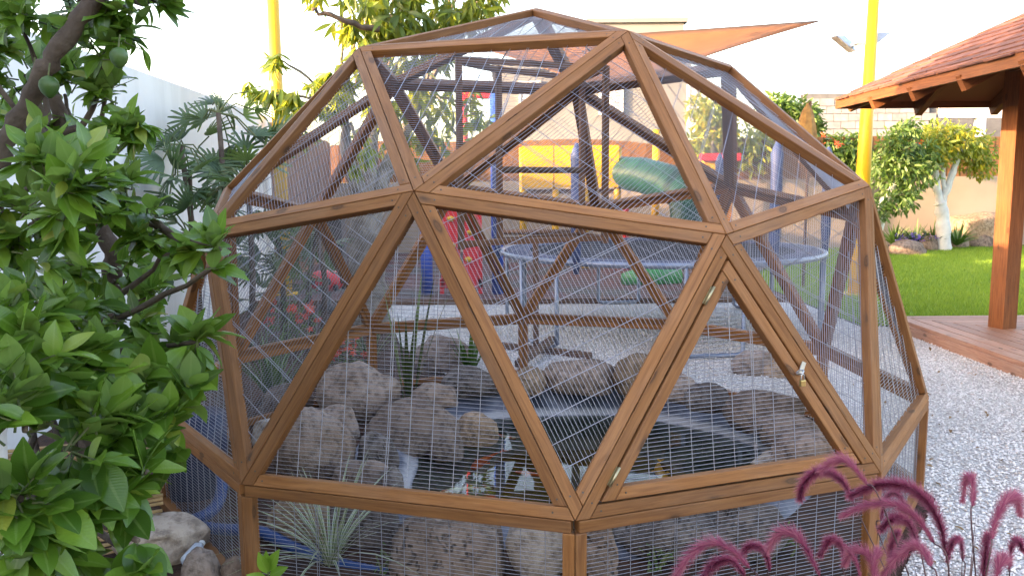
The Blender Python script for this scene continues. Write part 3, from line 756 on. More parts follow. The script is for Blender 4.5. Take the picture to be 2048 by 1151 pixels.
rock(405, 470, 1128, 1180, 0, 'rock', 'small grey stone against the dome base board', 203, 'stones on the soil outside', .8, name='stone', cat='stone')
rock(486, 542, 836, 896, .02, 'rockpale', 'whitish square edged stone behind the left strut', 204, 'stones on the soil outside', .8, .1, .5, 'stone', 'stone')

# ---- perch stand on the gravel inside the dome
b0 = gz(1072, 702, .03); t = thing('perch_stand', 'dark wooden perch stand with a crossed foot inside the dome', 'perch', (b0.x, b0.y, 0))
mb = MB(); mb.beam((b0.x, b0.y, .06), (b0.x, b0.y, .98), .045, .045); mb.build('post', MAT['darkwood'], t)
q0 = gz(1000, 690, .03); q1 = gz(1182, 711, .03); mb = MB(); mb.beam((q0.x, q0.y, .03), (q1.x, q1.y, .03), .05, .05); mb.build('foot', MAT['darkwood'], t)
q0 = gz(1036, 728, .08); q1 = gz(1105, 678, .08); mb = MB(); mb.beam((q0.x, q0.y, .082), (q1.x, q1.y, .082), .05, .05); mb.build('foot', MAT['darkwood'], t)
mb = MB(); mb.tube([(b0.x - .28, b0.y + .05, 1.0), (b0.x + .28, b0.y - .05, 1.0)], .022, 10); mb.build('perch', MAT['darkwood'], t, True)
MAT['perch'] = woodmat('perch_wood', (.10, .04, .018), (.24, .11, .055), wear=.1)
# ---- hanging box frame of perches
c4 = [Vector((-.38, .05, 0)), Vector((-.19, .36, 0)), Vector((.29, .80, 0)), Vector((.38, .39, 0))]
t = thing('hanging_perch', 'open brown timber box frame hanging inside the top of the dome', 'perch frame', (0, .4, 1.05))
for i, p in enumerate(c4):
    mb = MB(); mb.beam(p + Vector((0, 0, 1.06)), p + Vector((0, 0, 2.0)), .03, .03, (1, .3, 0)); mb.build('upright', MAT['perch'], t)
for i in range(4):
    p, q = c4[i], c4[(i + 1) % 4]
    for z in (1.08, 1.98):
        mb = MB(); mb.beam(p + Vector((0, 0, z + .003 * i)), q + Vector((0, 0, z + .003 * i)), .024, .028); mb.build('rail', MAT['perch'], t)
mb = MB(); mb.tube([c4[1] + Vector((0, 0, 1.46)), c4[2] + Vector((0, 0, 1.46))], .018, 8); mb.build('perch', MAT['darkwood'], t, True)
for p, tp in ((c4[1], Vector((-.1, .3, 2.13))), (c4[3], Vector((.2, .25, 2.13)))):
    mb = MB(); mb.tube([p + Vector((0, 0, 2.0)), tp], .004, 6); mb.build('chain', MAT['greydark'], t)

# ---- blue corrugated hoses
def hose(pts, r, label, ribs=True):
    P = [Vector(p) for p in pts]; out = []
    for i in range(len(P) - 1):
        p0, p1, p2, p3 = P[max(i - 1, 0)], P[i], P[i + 1], P[min(i + 2, len(P) - 1)]
        for k in range(26):
            s = k / 26; out.append(.5 * ((2 * p1) + (p2 - p0) * s + (2 * p0 - 5 * p1 + 4 * p2 - p3) * s * s + (3 * p1 - p0 - 3 * p2 + p3) * s ** 3))
    mb = MB(); mb.tube(out, [r * (1 + (.10 if i % 3 == 0 else 0)) for i in range(len(out))], 10); o = mb.build('hose', MAT['hose'], None, True); return tag(o, label, 'hose', 'pond hoses')
hose([at(150, 995, 3.0), at(230, 1012, 3.05), at(320, 1042, 3.1), at(395, 1036, 3.15), at(438, 1000, 3.25), at(440, 930, 3.35), at(405, 900, 3.5)], .024, 'blue ribbed hose looping up inside the left riser mesh')
hose([at(330, 1052, 3.15), at(390, 1052, 3.12), at(450, 1058, 3.1), at(520, 1062, 3.05), at(600, 1100, 2.95), at(690, 1130, 2.85), at(800, 1151, 2.8)], .022, 'second blue ribbed hose lying low behind the left corner post')
mb = MB(); p0 = at(395, 960, 3.6); mb.tube([(p0.x, p0.y, 0), (p0.x, p0.y, .36)], .14, 20); o = mb.build('filter_drum', stdmat('drum_plastic', (.006, .014, .05), (.009, .02, .07), 5, .45, .05, 60), None, True); tag(o, 'dark blue filter drum behind the left riser mesh', 'drum')
# ---- clear bottle dropped by the flat stone
t = thing('plastic_bottle', 'pale clear plastic bottle lying beside the flat stone', 'bottle', gz(385, 1110, .03))
n = NT('clear_plastic'); n.set(Base__Color=(.72, .80, .92), Roughness=.12, Transmission__Weight=.55, IOR=1.4); MAT['clear'] = n.m
a, b = gz(372, 1122, .06), gz(398, 1092, .07); d = (b - a).normalized()
mb = MB(); mb.tube([a, a + d * .004, a + d * .09, a + d * .115], [.02, .023, .023, .011], 12); mb.build('body', MAT['clear'], t, True)
mb = MB(); mb.tube([a + d * .112, a + d * .128], .012, 12); mb.build('cap', MAT['plaster'], t, True)
# ---- cane edging under the citrus
t = thing('cane_edging', 'low roll of split cane edging beneath the citrus leaves', 'edging', (-1.35, -1.5, 0))
for i in range(27):
    z = .03 + .016 * i; a = Vector((-2.0, -1.3 + .003 * i, z)); b = Vector((-1.47, -1.08 + .003 * i + random.uniform(-.01, .01), z + random.uniform(.0, .02)))
    mb = MB(); mb.tube([a, (a + b) / 2 + Vector((0, 0, -.006)), b], .0075, 6); mb.build('cane', MAT['cane'], t, True)

# ================================================================== playground
t = thing('climbing_wall', 'red climbing wall with yellow holds between blue posts', 'climbing wall', gz(920, 585))
d = 10.2
def yb(px, py): return at(px, py, d)
for px in (858, 996):
    p = gz(px, 585); mb = MB(); mb.tube([(p.x, CAM[1] + d, 0), (p.x, CAM[1] + d, 1.0 if px < 900 else 2.5)], .075, 14); mb.build('post', MAT['blue'], t, True)
for (l, r, tt, bb) in ((880, 921, 395, 575), (925, 965, 395, 575)):
    p, q = yb(l, tt), yb(r, bb); mb = MB(); mb.box(((p.x + q.x) / 2, CAM[1] + d + .02, (p.z + q.z) / 2), (q.x - p.x, .06, p.z - q.z)); mb.build('panel', MAT['red'], t)
for px in (884, 961):
    p = yb(px, 585); mb = MB(); mb.box((p.x, CAM[1] + d + .02, .1), (.05, .06, .2)); mb.build('foot', MAT['red'], t)
for (px, py) in ((902, 437), (942, 464), (905, 490), (937, 518)):
    p = yb(px, py); mb = MB(); mb.lathe([(.0, -.035), (.03, -.03), (.05, 0), (.045, .02), (.0, .04)], (p.x, CAM[1] + d - .05, p.z), 10); mb.build('hold', MAT['yellow'], t, True)
p, q = yb(930, 178), yb(990, 196); mb = MB(); mb.box(((p.x + q.x) / 2, CAM[1] + d + .02, (p.z + q.z) / 2), (q.x - p.x, .1, p.z - q.z)); mb.build('top_beam', MAT['red'], t)
mb = MB(); p = yb(930, 300); mb.tube([(p.x, CAM[1] + d + .02, 1.2), (p.x, CAM[1] + d + .02, 2.5)], .04, 10); mb.build('post', MAT['red'], t, True)
# play tower: yellow panels, posts, green slide
t = thing('play_tower', 'yellow panelled play tower with a green tube slide', 'play tower', (1.2, 9.2, 0)); d = 13.2
p, q = at(1042, 292, d), at(1238, 374, d); cy = CAM[1] + d
mb = MB(); w3 = (q.x - p.x) / 3
for i in range(3):
    mb = MB(); mb.box((p.x + w3 * (i + .5), cy, (p.z + q.z) / 2), (w3 - .02, .05, p.z - q.z)); mb.build('side_panel', MAT['yellow'], t)
for px, tp in ((1046, 1.95), (1112, 1.5), (1172, 1.5), (1236, 1.95)):
    x = at(px, 400, d).x; mb = MB(); mb.tube([(x, cy + .08, 0), (x, cy + .08, tp)], .06, 12); mb.build('post', MAT['yellow'], t, True)
mb = MB(); mb.box(((p.x + q.x) / 2, cy + .7, 1.25), (q.x - p.x, 1.2, .07)); mb.build('platform', MAT['darkwood'], t)
pts = [at(1240, 345, 13.4), at(1285, 350, 13.0), at(1335, 365, 12.6), at(1372, 390, 12.2), at(1375, 440, 11.9), at(1355, 500, 11.8), at(1330, 548, 11.75)]
mb = MB(); mb.tube(pts, [.26, .28, .28, .27, .25, .22, .17], 18, False); mb.build('tube_slide', MAT['green'], t, True)
p = gz(1315, 566); mb = MB(); mb.tube([(p.x + .25, p.y, .16), (p.x - .1, p.y - .1, .10), (p.x - .5, p.y - .2, .07)], [.2, .17, .10], 12); mb.build('slide_exit', MAT['limegreen'], t, True)
for px, top in ((1252, 430), (1390, 420)):
    x = at(px, 430, 12.9).x; mb = MB(); mb.tube([(x, 8.9, 0), (x, 8.9, 1.1)], .05, 10); mb.build('slide_leg', MAT['red'], t, True)
# small play house
t = thing('toy_house', 'small orange and yellow toy house with a red roof behind the slide', 'toy house', gz(1432, 500)); d = 14.2; p, q = at(1402, 318, d), at(1456, 420, d); cy = CAM[1] + d
mb = MB(); mb.box(((p.x + q.x) / 2, cy, (p.z) / 2), (q.x - p.x, .5, p.z)); mb.build('wall', MAT['orange'], t)
mb = MB(); mb.box(((p.x + q.x) / 2, cy - .26, p.z - .22), ((q.x - p.x) * .8, .03, .3)); mb.build('window', MAT['yellow'], t)
mb = MB(); mb.beam((p.x - .08, cy - .33, p.z + .02), (q.x + .08, cy - .33, p.z + .02), .2, .12); mb.build('roof', MAT['red'], t)
# yellow posts of the shade sail
def pole(p, h, r0, r1, label, lean=(0, 0)):
    t = thing('sail_pole', label, 'pole', (p.x, p.y, 0), 'yellow shade sail poles')
    mb = MB(); mb.tube([(p.x, p.y, 0), (p.x + lean[0] * .5, p.y, h * .5), (p.x + lean[0], p.y + lean[1], h)], [r0, (r0 + r1) / 2, r1], 20); mb.build('shaft', MAT['yellow'], t, True)
    mb = MB(); mb.tube([(p.x, p.y, 0), (p.x, p.y, .03)], r0 * 1.9, 16); mb.build('base_plate', MAT['yellow'], t)
    mb = MB(); q = Vector((p.x + lean[0], p.y + lean[1], h)); mb.tube([q + Vector((0, 0, -.12)), q + Vector((-.09, 0, -.12))], .012, 8); mb.build('eye_bolt', MAT['zinc'], t)
    return t
pr_ = gz(1712, 590); pole3 = pole(pr_, 3.62, .098, .06, 'tapered yellow pole carrying two floodlights beside the gazebo roof', (.05, 0))
pl_ = at(571, 575, 10.3); pole(pl_, 4.3, .085, .07, 'tall yellow pole rising behind the white garden wall end')
pm_ = at(1311, 400, 15.2); pole(pm_, 2.35, .075, .065, 'shorter yellow pole seen through the dome above the slide')
# floodlights
for s, px, py in ((-1, 1690, 84), (1, 1748, 78)):
    p = at(px, py, 10.12); t = thing('floodlight', 'grey floodlight on the %s side of the yellow pole' % ('left' if s < 0 else 'right'), 'floodlight', p, 'floodlights on the pole')
    ax = Vector((s * .62, .10, -.78)).normalized()
    sd_ = Vector((0, 1, 0)).cross(ax).normalized(); u2 = ax.cross(sd_)
    a, b = p - ax * .035, p + ax * .035
    mb = MB(); qa = [a + sd_ * x * .07 + u2 * y * .06 for x, y in ((-1, -1), (1, -1), (1, 1), (-1, 1))]; qb = [b + sd_ * x * .15 + u2 * y * .12 for x, y in ((-1, -1), (1, -1), (1, 1), (-1, 1))]
    mb.hexa(qa, qb); mb.build('housing', MAT['zinc'], t)
    mb = MB(); mb.hexa([b + ax * .001 + sd_ * x * .138 + u2 * y * .108 for x, y in ((-1, -1), (1, -1), (1, 1), (-1, 1))], [b + ax * .008 + sd_ * x * .138 + u2 * y * .108 for x, y in ((-1, -1), (1, -1), (1, 1), (-1, 1))]); mb.build('lens', MAT['clear'], t)
    mb = MB(); mb.beam(p + Vector((0, 0, -.05)), (pr_.x + .04 + s * .05, pr_.y, p.z - .06), .03, .03); mb.build('bracket', MAT['zinc'], t)
# shade sail
A, B, Cc = at(1648, 41, 10.0), at(1215, 186, 8.4), at(925, 88, 14.0)
n_ = 20; mb = MB(); vs = []; fs = []; idx = {}
for i in range(n_ + 1):
    for j in range(n_ + 1 - i):
        u, v = i / n_, j / n_; w_ = 1 - u - v
        P = A * w_ + B * u + Cc * v; P = P + Vector((0, 0, -.35)) * (27 * u * v * w_) * .5
        cen = (A + B + Cc) / 3; ed = (4 * u * v * (1 - w_) ** 0 + 4 * v * w_ + 4 * u * w_); 
        hollow = .07 * (max(0, 4 * u * v - 9 * w_ * .5) + max(0, 4 * v * w_ - 9 * u * .5) + max(0, 4 * u * w_ - 9 * v * .5)); P = P + (cen - P) * max(0, hollow)
        idx[i, j] = len(vs); vs.append(P)
for i in range(n_):
    for j in range(n_ - i):
        fs.append((idx[i, j], idx[i + 1, j], idx[i, j + 1]))
        if j < n_ - i - 1: fs.append((idx[i + 1, j], idx[i + 1, j + 1], idx[i, j + 1]))
mb.add(vs, fs); t = thing('shade_sail', 'orange fabric shade sail stretched behind the top of the dome', 'shade sail', A)
o = mb.build('fabric', MAT['sail'], t, True); so = o.modifiers.new('thickness', 'SOLIDIFY'); so.thickness = .004
mb = MB(); mb.tube([A, Vector((pr_.x - .03, pr_.y, 3.5))], .008, 6); mb.build('rope', MAT['plaster'], t)
# trampoline
tc = Vector((1.28, 3.75, 0)); TR = 1.5
t = thing('trampoline', 'round trampoline with a pale blue steel ring and net poles behind the dome', 'trampoline', tc)
ring = lambda r, z, n=48: [tc + Vector((r * math.cos(2 * math.pi * i / n), r * math.sin(2 * math.pi * i / n), z)) for i in range(n + 1)]
MAT['palesteel'] = stdmat('pale_blue_steel', (.16, .20, .29), (.24, .29, .38), 6, .4, .1, 60, .5)
mb = MB(); mb.tube(ring(TR, .74), .024, 8); mb.build('ring', MAT['palesteel'], t, True)
mb = MB(); mb.add([*ring(TR - .22, .745)[:-1]], [tuple(range(48))]); mb.build('jumping_mat', MAT['netfabric'], t)
mb = MB(); mb.lathe([(TR - .26, .752), (TR - .24, .765), (TR - .05, .768), (TR - .03, .755)], tc, 48); mb.build('edge_pad', stdmat('grey_pad', (.05, .06, .11), (.08, .09, .15), 3, .8, .1, 60), t, True)
for k in range(6):
    a = math.radians(60 * k - 92); p = tc + Vector((TR * math.cos(a), TR * math.sin(a), 0)); q = tc + Vector((TR * math.cos(a + .32), TR * math.sin(a + .32), 0))
    mb = MB(); mb.tube([p + Vector((0, 0, .73)), p + Vector((0, 0, .05)), p + Vector((0, 0, .025)) + (q - p) * .1, q + Vector((0, 0, .025)) - (q - p) * .1, q + Vector((0, 0, .05)), q + Vector((0, 0, .73))], .019, 8); mb.build('leg', MAT['palesteel'], t, True)
for k in range(6):
    a = math.radians(60 * k - 65); p = tc + Vector(((TR + .05) * math.cos(a), (TR + .05) * math.sin(a), 0))
    mb = MB(); mb.tube([p + Vector((0, 0, .66)), p + Vector((0, 0, .95)), p + Vector((0, 0, 1.5)), p + Vector((0, 0, 1.6)), p + Vector((0, 0, 1.7))], [.024, .045, .045, .05, .012], 10); mb.build('net_pole', stdmat('blue_foam', (.03, .05, .14), (.05, .08, .20), 5, .6, .1, 60) if k == 0 else bpy.data.materials['blue_foam'], t, True)
n = NT('black_net'); co = n.coord('UV')
wv = n.n('TexBrick', Scale=1.0); wv.offset = 0.0
n.set(Base__Color=(.02, .02, .025), Roughness=.8)
tp = n.n('BsdfTransparent'); ms = n.n('MixShader'); ms.inputs[0].default_value = .15
n.l(tp.outputs[0], ms.inputs[1]); n.l(n.p.outputs[0], ms.inputs[2]); n.l(ms.outputs[0], n.out.inputs[0]); MAT['net'] = n.m
mb = MB(); N = 48; vs = []; fs = []
for i in range(N):
    a = 2 * math.pi * i / N
    for z in (.78, 1.2, 1.58): vs.append(tc + Vector(((TR - .02) * math.cos(a), (TR - .02) * math.sin(a), z)))
for i in range(N):
    for j in range(2): i2 = (i + 1) % N; fs.append((i * 3 + j, i2 * 3 + j, i2 * 3 + j + 1, i * 3 + j + 1))
mb.add(vs, fs); mb.build('safety_net', MAT['net'], t, True)
# closed parasol
p = at(1612, 300, 10.5); t = thing('closed_parasol', 'folded golden brown parasol poking up behind the dome shoulder', 'parasol', (p.x, p.y, 0))
MAT['parasol'] = stdmat('golden_canvas', (.22, .12, .04), (.36, .21, .07), 14, .85, .6, 30, bdist=.02)
tz = at(1612, 206, 10.5).z; mb = MB(); mb.tube([(p.x + .03, p.y, 0), (p.x + .03, p.y, tz + .02)], .02, 8); mb.build('pole', MAT['darkwood'], t, True)
mb = MB(); mb.lathe([(.09, tz - .75), (.15, tz - .55), (.12, tz - .3), (.07, tz - .1), (.01, tz)], (p.x, p.y, 0), 9); mb.build('canopy', MAT['parasol'], t)
# red spotted rider
p = gz(655, 622); t = thing('spring_rider', 'red rounded ride-on toy with black spots beside the tree trunk', 'ride-on toy', (p.x, p.y, 0))
mb = MB(); mb.lathe([(.0, .02), (.10, .02), (.10, .06), (.05, .10), (.05, .2)], (p.x, p.y, 0), 14); mb.build('base', MAT['greydark'], t, True)
mb = MB(); prof = [(.20 * math.sin(a) ** .8 if a > 0 else 0, .2 + .24 * (1 - math.cos(a)) * .5 + .02) for a in np.linspace(0, math.pi, 12)]; mb.lathe(prof, (p.x, p.y, 0), 20); mb.build('shell', MAT['red'], t, True)
for k in range(7):
    a = -2.6 + k * .45; z = .28 + .07 * (k % 2); mb = MB(); rr = .20; c = Vector((p.x + rr * math.cos(a) * .94, p.y + rr * math.sin(a) * .94, z)); mb.lathe([(.0, -.04), (.025, -.03), (.034, 0), (.025, .03), (.0, .04)], c, 8); mb.build('spot', MAT['black'], t, True)
# dark box beside the trunk
p = gz(674, 560); t = thing('cabinet', 'narrow dark grey cabinet against the rear wall beside the trunk', 'cabinet', (p.x, p.y, 0)); a = at(658, 425, p.y - CAM[1]); b = at(692, 425, p.y - CAM[1])
mb = MB(); mb.box((p.x, p.y, a.z / 2), (b.x - a.x, .3, a.z)); mb.build('body', MAT['greydark'], t)
mb = MB(); mb.box((p.x, p.y - .16, a.z * .55), ((b.x - a.x) * .8, .02, a.z * .7)); mb.build('door', MAT['greydark'], t)

# ================================================================== gazebo and deck
t = thing('wooden_deck', 'reddish plank deck under the gazebo', 'deck', (4.5, 1, 0))
X0, Y1, DZ = 3.46, 3.56, .115
for i in range(9):        # border boards along the left edge, mitred at the far corner
    x0 = X0 + i * .128; x1 = x0 + .114
    mb = MB(); mb.hexa([(x0, -5, DZ - .03), (x1, -5, DZ - .03), (x1, -5, DZ), (x0, -5, DZ)], [(x0, Y1 - i * .128 - .003, DZ - .03), (x1, Y1 - i * .128 - .125, DZ - .03), (x1, Y1 - i * .128 - .125, DZ), (x0, Y1 - i * .128 - .003, DZ)]); mb.build('plank', MAT['deck'], t)
    y1 = Y1 - i * .128; y0 = y1 - .114
    mb = MB(); mb.hexa([(x0 + .004, y1, DZ - .03), (x1 + .004, y0, DZ - .03), (x1 + .004, y0, DZ), (x0 + .004, y1, DZ)], [(9, y1, DZ - .03), (9, y0, DZ - .03), (9, y0, DZ), (9, y1, DZ)]); mb.build('plank', MAT['deck'], t)
for i in range(30):
    y1 = Y1 - 9 * .128 - i * .128
    mb = MB(); mb.box((X0 + 9 * .128 + 2.2, y1 - .061, DZ - .015), (4.4, .114, .03)); mb.build('plank', MAT['deck'], t)
mb = MB(); mb.beam((X0 - .012, -5, .043), (X0 - .012, Y1, .043), .024, .082, (1, 0, 0)); mb.build('edge_board', MAT['deck'], t)
mb = MB(); mb.beam((X0, Y1 + .014, .043), (9, Y1 + .014, .043), .024, .082, (0, 1, 0)); mb.build('edge_board', MAT['deck'], t)
EC, AP = Vector((2.86, 3.56, 2.12)), Vector((5.32, 1.15, 3.40))
t = thing('gazebo', 'timber gazebo with a hipped reddish shingle roof', 'gazebo', (AP.x, AP.y, 0))
cor = [EC, Vector((2 * AP.x - EC.x, EC.y, EC.z)), Vector((2 * AP.x - EC.x, 2 * AP.y - EC.y, EC.z)), Vector((EC.x, 2 * AP.y - EC.y, EC.z))]
PW = .15
for (x, y, rz) in ((4.12, 2.92, .5), (6.6, 2.92, 0), (6.6, -.62, 0), (4.08, -.62, 0)):
    mb = MB(); mb.box((x, y, DZ + 1.13), (PW, PW, 2.26), 0.0 if rz == 0 else .30); mb.build('post', MAT['gazebo'], t)
for i in range(4):
    a, b = cor[i], cor[(i + 1) % 4]
    mb = MB(); mb.beam(a + Vector((0, 0, -.03)), b + Vector((0, 0, -.03)), .03, .10, None); mb.build('fascia', MAT['gazebo'], t)
for i, (a, b) in enumerate((((4.08, 2.92), (6.6, 2.92)), ((6.6, 2.92), (6.6, -.62)), ((6.6, -.62), (4.08, -.62)), ((4.08, -.62), (4.08, 2.92)))):
    mb = MB(); mb.beam((*a, 2.36 + .002 * i), (*b, 2.36 + .002 * i), .1, .18); mb.build('beam', MAT['gazebo'], t)
roof = group_part('roof', t)
for i in range(4):
    a, b = cor[i], cor[(i + 1) % 4]; nn = (b - a).cross(AP - a).normalized(); nn = nn if nn.z > 0 else -nn
    mb = MB(); mb.add([a, b, AP, a - nn * .025, b - nn * .025, AP - nn * .025], [(0, 1, 2), (3, 5, 4), (0, 3, 4, 1)]); mb.build('sheathing', MAT['gazebo'], roof)
# rafters below the left and far slopes
def rafter(p, q, nm='rafter'):
    mb = MB(); mb.beam(p, q, .06, .11, None); mb.build(nm, MAT['gazebo'], t)
dn = Vector((0, 0, -.10))
for i in range(4): rafter(cor[i] + (AP - cor[i]) * .03 + dn, AP + dn, 'hip_rafter')
for s in np.linspace(.15, .85, 6):
    for a, b in ((cor[3], cor[0]), (cor[0], cor[1])):
        p = a + (b - a) * s; f = min(s, 1 - s) * 2; m_ = (a + b) / 2; q = p + (AP - m_) * f
        rafter(p + dn, q + dn * .95)
# shingles on the left (seen) and near slopes
mb = MB(); mb.hexa([(-.140, 0, .002), (.140, 0, .002), (.140, 0, .013), (-.140, 0, .013)], [(-.140, .24, .001), (.140, .24, .001), (.140, .24, .004), (-.140, .24, .004)]); sme = mb.mesh('shingle', MAT['shingle'])
cnt = 0; rest = []
for face in (3, 2):
    a, b = cor[face], cor[(face + 1) % 4]; ex = (b - a).normalized(); m_ = (a + b) / 2; ey = (AP - m_).normalized(); ez = ex.cross(ey)
    if ez.z < 0: ex = -ex; ez = -ez
    SL = (AP - m_).length; L = (b - a).length
    nrow = int(SL / .135)
    for r in range(nrow):
        y = -.03 + r * .135; half = L / 2 * (1 - max(0, y) / SL) - .03; x = -half - (.15 if r % 2 else 0)
        while x < half:
            xc = min(max(x + .145, -half + .1), half - .1)
            p = m_ + ex * xc + ey * (y + random.uniform(-.012, .012)) + ez * (.004 + .0)
            tilt = Matrix.Rotation(.045, 4, 'X')
            Mx = Matrix(((ex.x, ey.x, ez.x, p.x), (ex.y, ey.y, ez.y, p.y), (ex.z, ey.z, ez.z, p.z), (0, 0, 0, 1)))
            dd = (p - Vector(CAM)); rest.append((Mx @ Matrix.Translation((0, 0, .004)) @ Matrix.Rotation(-.03, 4, 'X'), (dd.y > .5) and abs((dd.x) / dd.y) < .64, dd.length)); x += .295
rest.sort(key=lambda q: (not q[1], q[2]))
for Mx, v_, l_ in rest[:280]: inst('shingle', sme, Mx, roof)
if rest[280:]:
    bV = np.array([v.co[:] for v in sme.vertices]); bF = [list(p.vertices) for p in sme.polygons]; mb = MB()
    for Mx, v_, l_ in rest[280:]: mb.add([Mx @ Vector(v) for v in bV], bF)
    o = mb.build('shingle_field', MAT['shingle'], roof); o['kind'] = 'stuff'
# ================================================================== foliage
def leafmesh(name, L, W, mat, seg=5, fold=.25, curl=.3, wid=None, wave=0.0):
    """leaf along +Y, base at origin"""
    vs = []; uv = []; fs = []; uvs = []
    for i in range(seg + 1):
        s = i / seg; w_ = (wid(s) if wid else math.sin(math.pi * min(.985, max(.03, s)) ** .85) ** .9) * W / 2
        y = L * (s - .12 * curl * s * s); z = -curl * L * s * s * .5
        for k in (-1, 0, 1):
            vs.append((k * w_, y, z + abs(k) * w_ * fold + (wave * W * math.sin(s * 9 + k) if k else 0))); uv.append((.5 + .5 * k, s))
    for i in range(seg):
        for k in range(2):
            q = (i * 3 + k, i * 3 + k + 1, i * 3 + k + 4, i * 3 + k + 3); fs.append(q); uvs.append([uv[j] for j in q])
    mb = MB(); mb.add(vs, fs, uvs); return mb.mesh(name, mat, True)
def frame_mat(p, d, nrm, s=1.0):
    d = Vector(d).normalized(); x = d.cross(Vector(nrm)); x = x.normalized() if x.length > 1e-4 else d.orthogonal().normalized(); z = x.cross(d)
    return Matrix(((x.x * s, d.x * s, z.x * s, p[0]), (x.y * s, d.y * s, z.y * s, p[1]), (x.z * s, d.z * s, z.z * s, p[2]), (0, 0, 0, 1)))
def spread(parent, mats, templates, n_single, name='leaf', rest='foliage', mat=None):
    """the leaves that show largest become objects of their own, the rest one mesh"""
    def score(M):
        p = np.array(M.translation) - CAM; z = p @ fw
        if z < .2: return -1
        x, y = 1024 + FPX * (p @ rt) / z, 575.5 - FPX * (p @ up) / z
        return (M.col[1].to_3d().length / z) if (-20 < x < 2068 and -20 < y < 1170) else -1
    order = sorted(range(len(mats)), key=lambda i: -score(mats[i])); R_ = random.Random(5)
    pick = [(i, R_.randrange(len(templates))) for i in order]
    for i, k in pick[:n_single]: inst(name, templates[k], mats[i], parent)
    V = []; F = []; U = []; A = []; b = 0
    geo = []
    for tm in templates:
        co = np.zeros(len(tm.vertices) * 3); tm.vertices.foreach_get('co', co); f = np.array([list(p.vertices) for p in tm.polygons])
        u = np.zeros(len(tm.loops) * 2); tm.uv_layers[0].data.foreach_get('uv', u); geo.append((co.reshape(-1, 3), f, u))
    for i, k in pick[n_single:]:
        co, f, u = geo[k]; M = np.array(mats[i]); V.append(co @ M[:3, :3].T + M[:3, 3]); F.append(f + b); U.append(u); A.append(np.full(len(co), R_.random())); b += len(co)
    if V:
        o = bpy.data.objects.new(rest, npmesh(rest, np.concatenate(V), np.concatenate(F), mat or templates[0].materials[0], np.concatenate(U), np.concatenate(A), True)); COL.objects.link(o); adopt(o, parent); o['kind'] = 'stuff'; return o
RV = lambda s=1.0: Vector((random.gauss(0, s), random.gauss(0, s), random.gauss(0, s)))
def limb(mb, pts, r0, r1, n=8, jit=.0):
    P = [Vector(p) for p in pts]; out = []
    for i in range(len(P) - 1):
        p0, p1, p2, p3 = P[max(i - 1, 0)], P[i], P[i + 1], P[min(i + 2, len(P) - 1)]
        for k in range(6):
            s = k / 6; out.append(.5 * ((2 * p1) + (p2 - p0) * s + (2 * p0 - 5 * p1 + 4 * p2 - p3) * s * s + (3 * p1 - p0 - 3 * p2 + p3) * s ** 3) + RV(jit))
    out.append(P[-1]); m_ = len(out); mb.tube(out, [(r0 + (r1 - r0) * i / (m_ - 1)) * (1 + .10 * math.sin(i * 1.7)) for i in range(m_)], n); return out

# ---------------- citrus tree at the left edge
MAT['citrus'] = leafmat('citrus_leaf', [(0, (.030, .080, .011)), (.35, (.068, .155, .016)), (.7, (.11, .22, .022)), (.95, (.18, .31, .035)), (1, (.30, .32, .05))], .27, .30)
CL = [leafmesh('citrus_leaf', 1, .50, MAT['citrus'], 6, .22, .25), leafmesh('citrus_leaf', 1, .46, MAT['citrus'], 6, .35, .5, wave=.03), leafmesh('citrus_leaf', 1, .56, MAT['citrus'], 6, .12, -.15, wave=.02)]
t = thing('citrus_tree', 'leafy citrus tree with small green fruit filling the near corner', 'tree', (-1.62, -1.75, 0))
CLU = [(40, 40, 1.9, 75, 9), (150, 30, 2.0, 75, 9), (250, 15, 2.1, 60, 8), (330, 5, 2.2, 40, 4), (215, 95, 2.1, 60, 7), (50, 150, 2.2, 75, 9), (130, 190, 2.2, 65, 8), (215, 190, 2.15, 45, 6), (20, 250, 2.4, 60, 7),
       (245, 255, 2.05, 38, 5), (275, 265, 2.05, 28, 4), (165, 290, 2.1, 45, 5), (60, 330, 1.9, 65, 7), (100, 330, 1.75, 60, 7), (150, 390, 1.6, 65, 8), (60, 450, 1.9, 80, 9), (190, 450, 1.9, 70, 8),
       (255, 400, 2.0, 45, 5), (280, 470, 2.0, 55, 6), (345, 505, 1.95, 45, 5), (395, 500, 1.85, 28, 4), (440, 498, 1.75, 16, 2), (425, 535, 1.75, 12, 1), (30, 540, 1.9, 80, 8), (130, 540, 2.2, 80, 8), (230, 560, 2.4, 70, 7), (300, 590, 2.35, 40, 4),
       (50, 640, 1.6, 85, 9), (150, 660, 1.75, 80, 9), (250, 660, 2.0, 60, 6), (330, 700, 1.95, 48, 5), (395, 685, 1.85, 28, 4), (50, 750, 1.5, 90, 9), (160, 760, 1.65, 85, 9), (270, 780, 1.75, 75, 8), (345, 800, 1.75, 40, 4),
       (345, 870, 1.7, 45, 5), (50, 860, 1.4, 90, 9), (150, 890, 1.5, 85, 9), (245, 890, 1.6, 70, 7), (295, 945, 1.5, 28, 3), (40, 1000, 1.35, 95, 9), (140, 1010, 1.45, 85, 8), (225, 990, 1.5, 55, 5), (60, 1110, 1.35, 85, 8), (130, 1120, 1.45, 45, 4), (275, 1080, 1.42, 14, 2), (300, 1130, 1.4, 14, 1),
       (-60, 100, 2.0, 80, 6), (-60, 400, 1.9, 90, 6), (-70, 700, 1.6, 90, 6), (120, -60, 2.0, 80, 6), (280, -50, 2.1, 70, 5)]
lm = []; tw = MB(); cm = MB()
hub = [Vector((-1.62, -1.75, .55)), Vector((-1.52, -1.85, 1.0)), Vector((-1.36, -1.9, 1.5)), Vector((-1.25, -1.95, 2.0))]
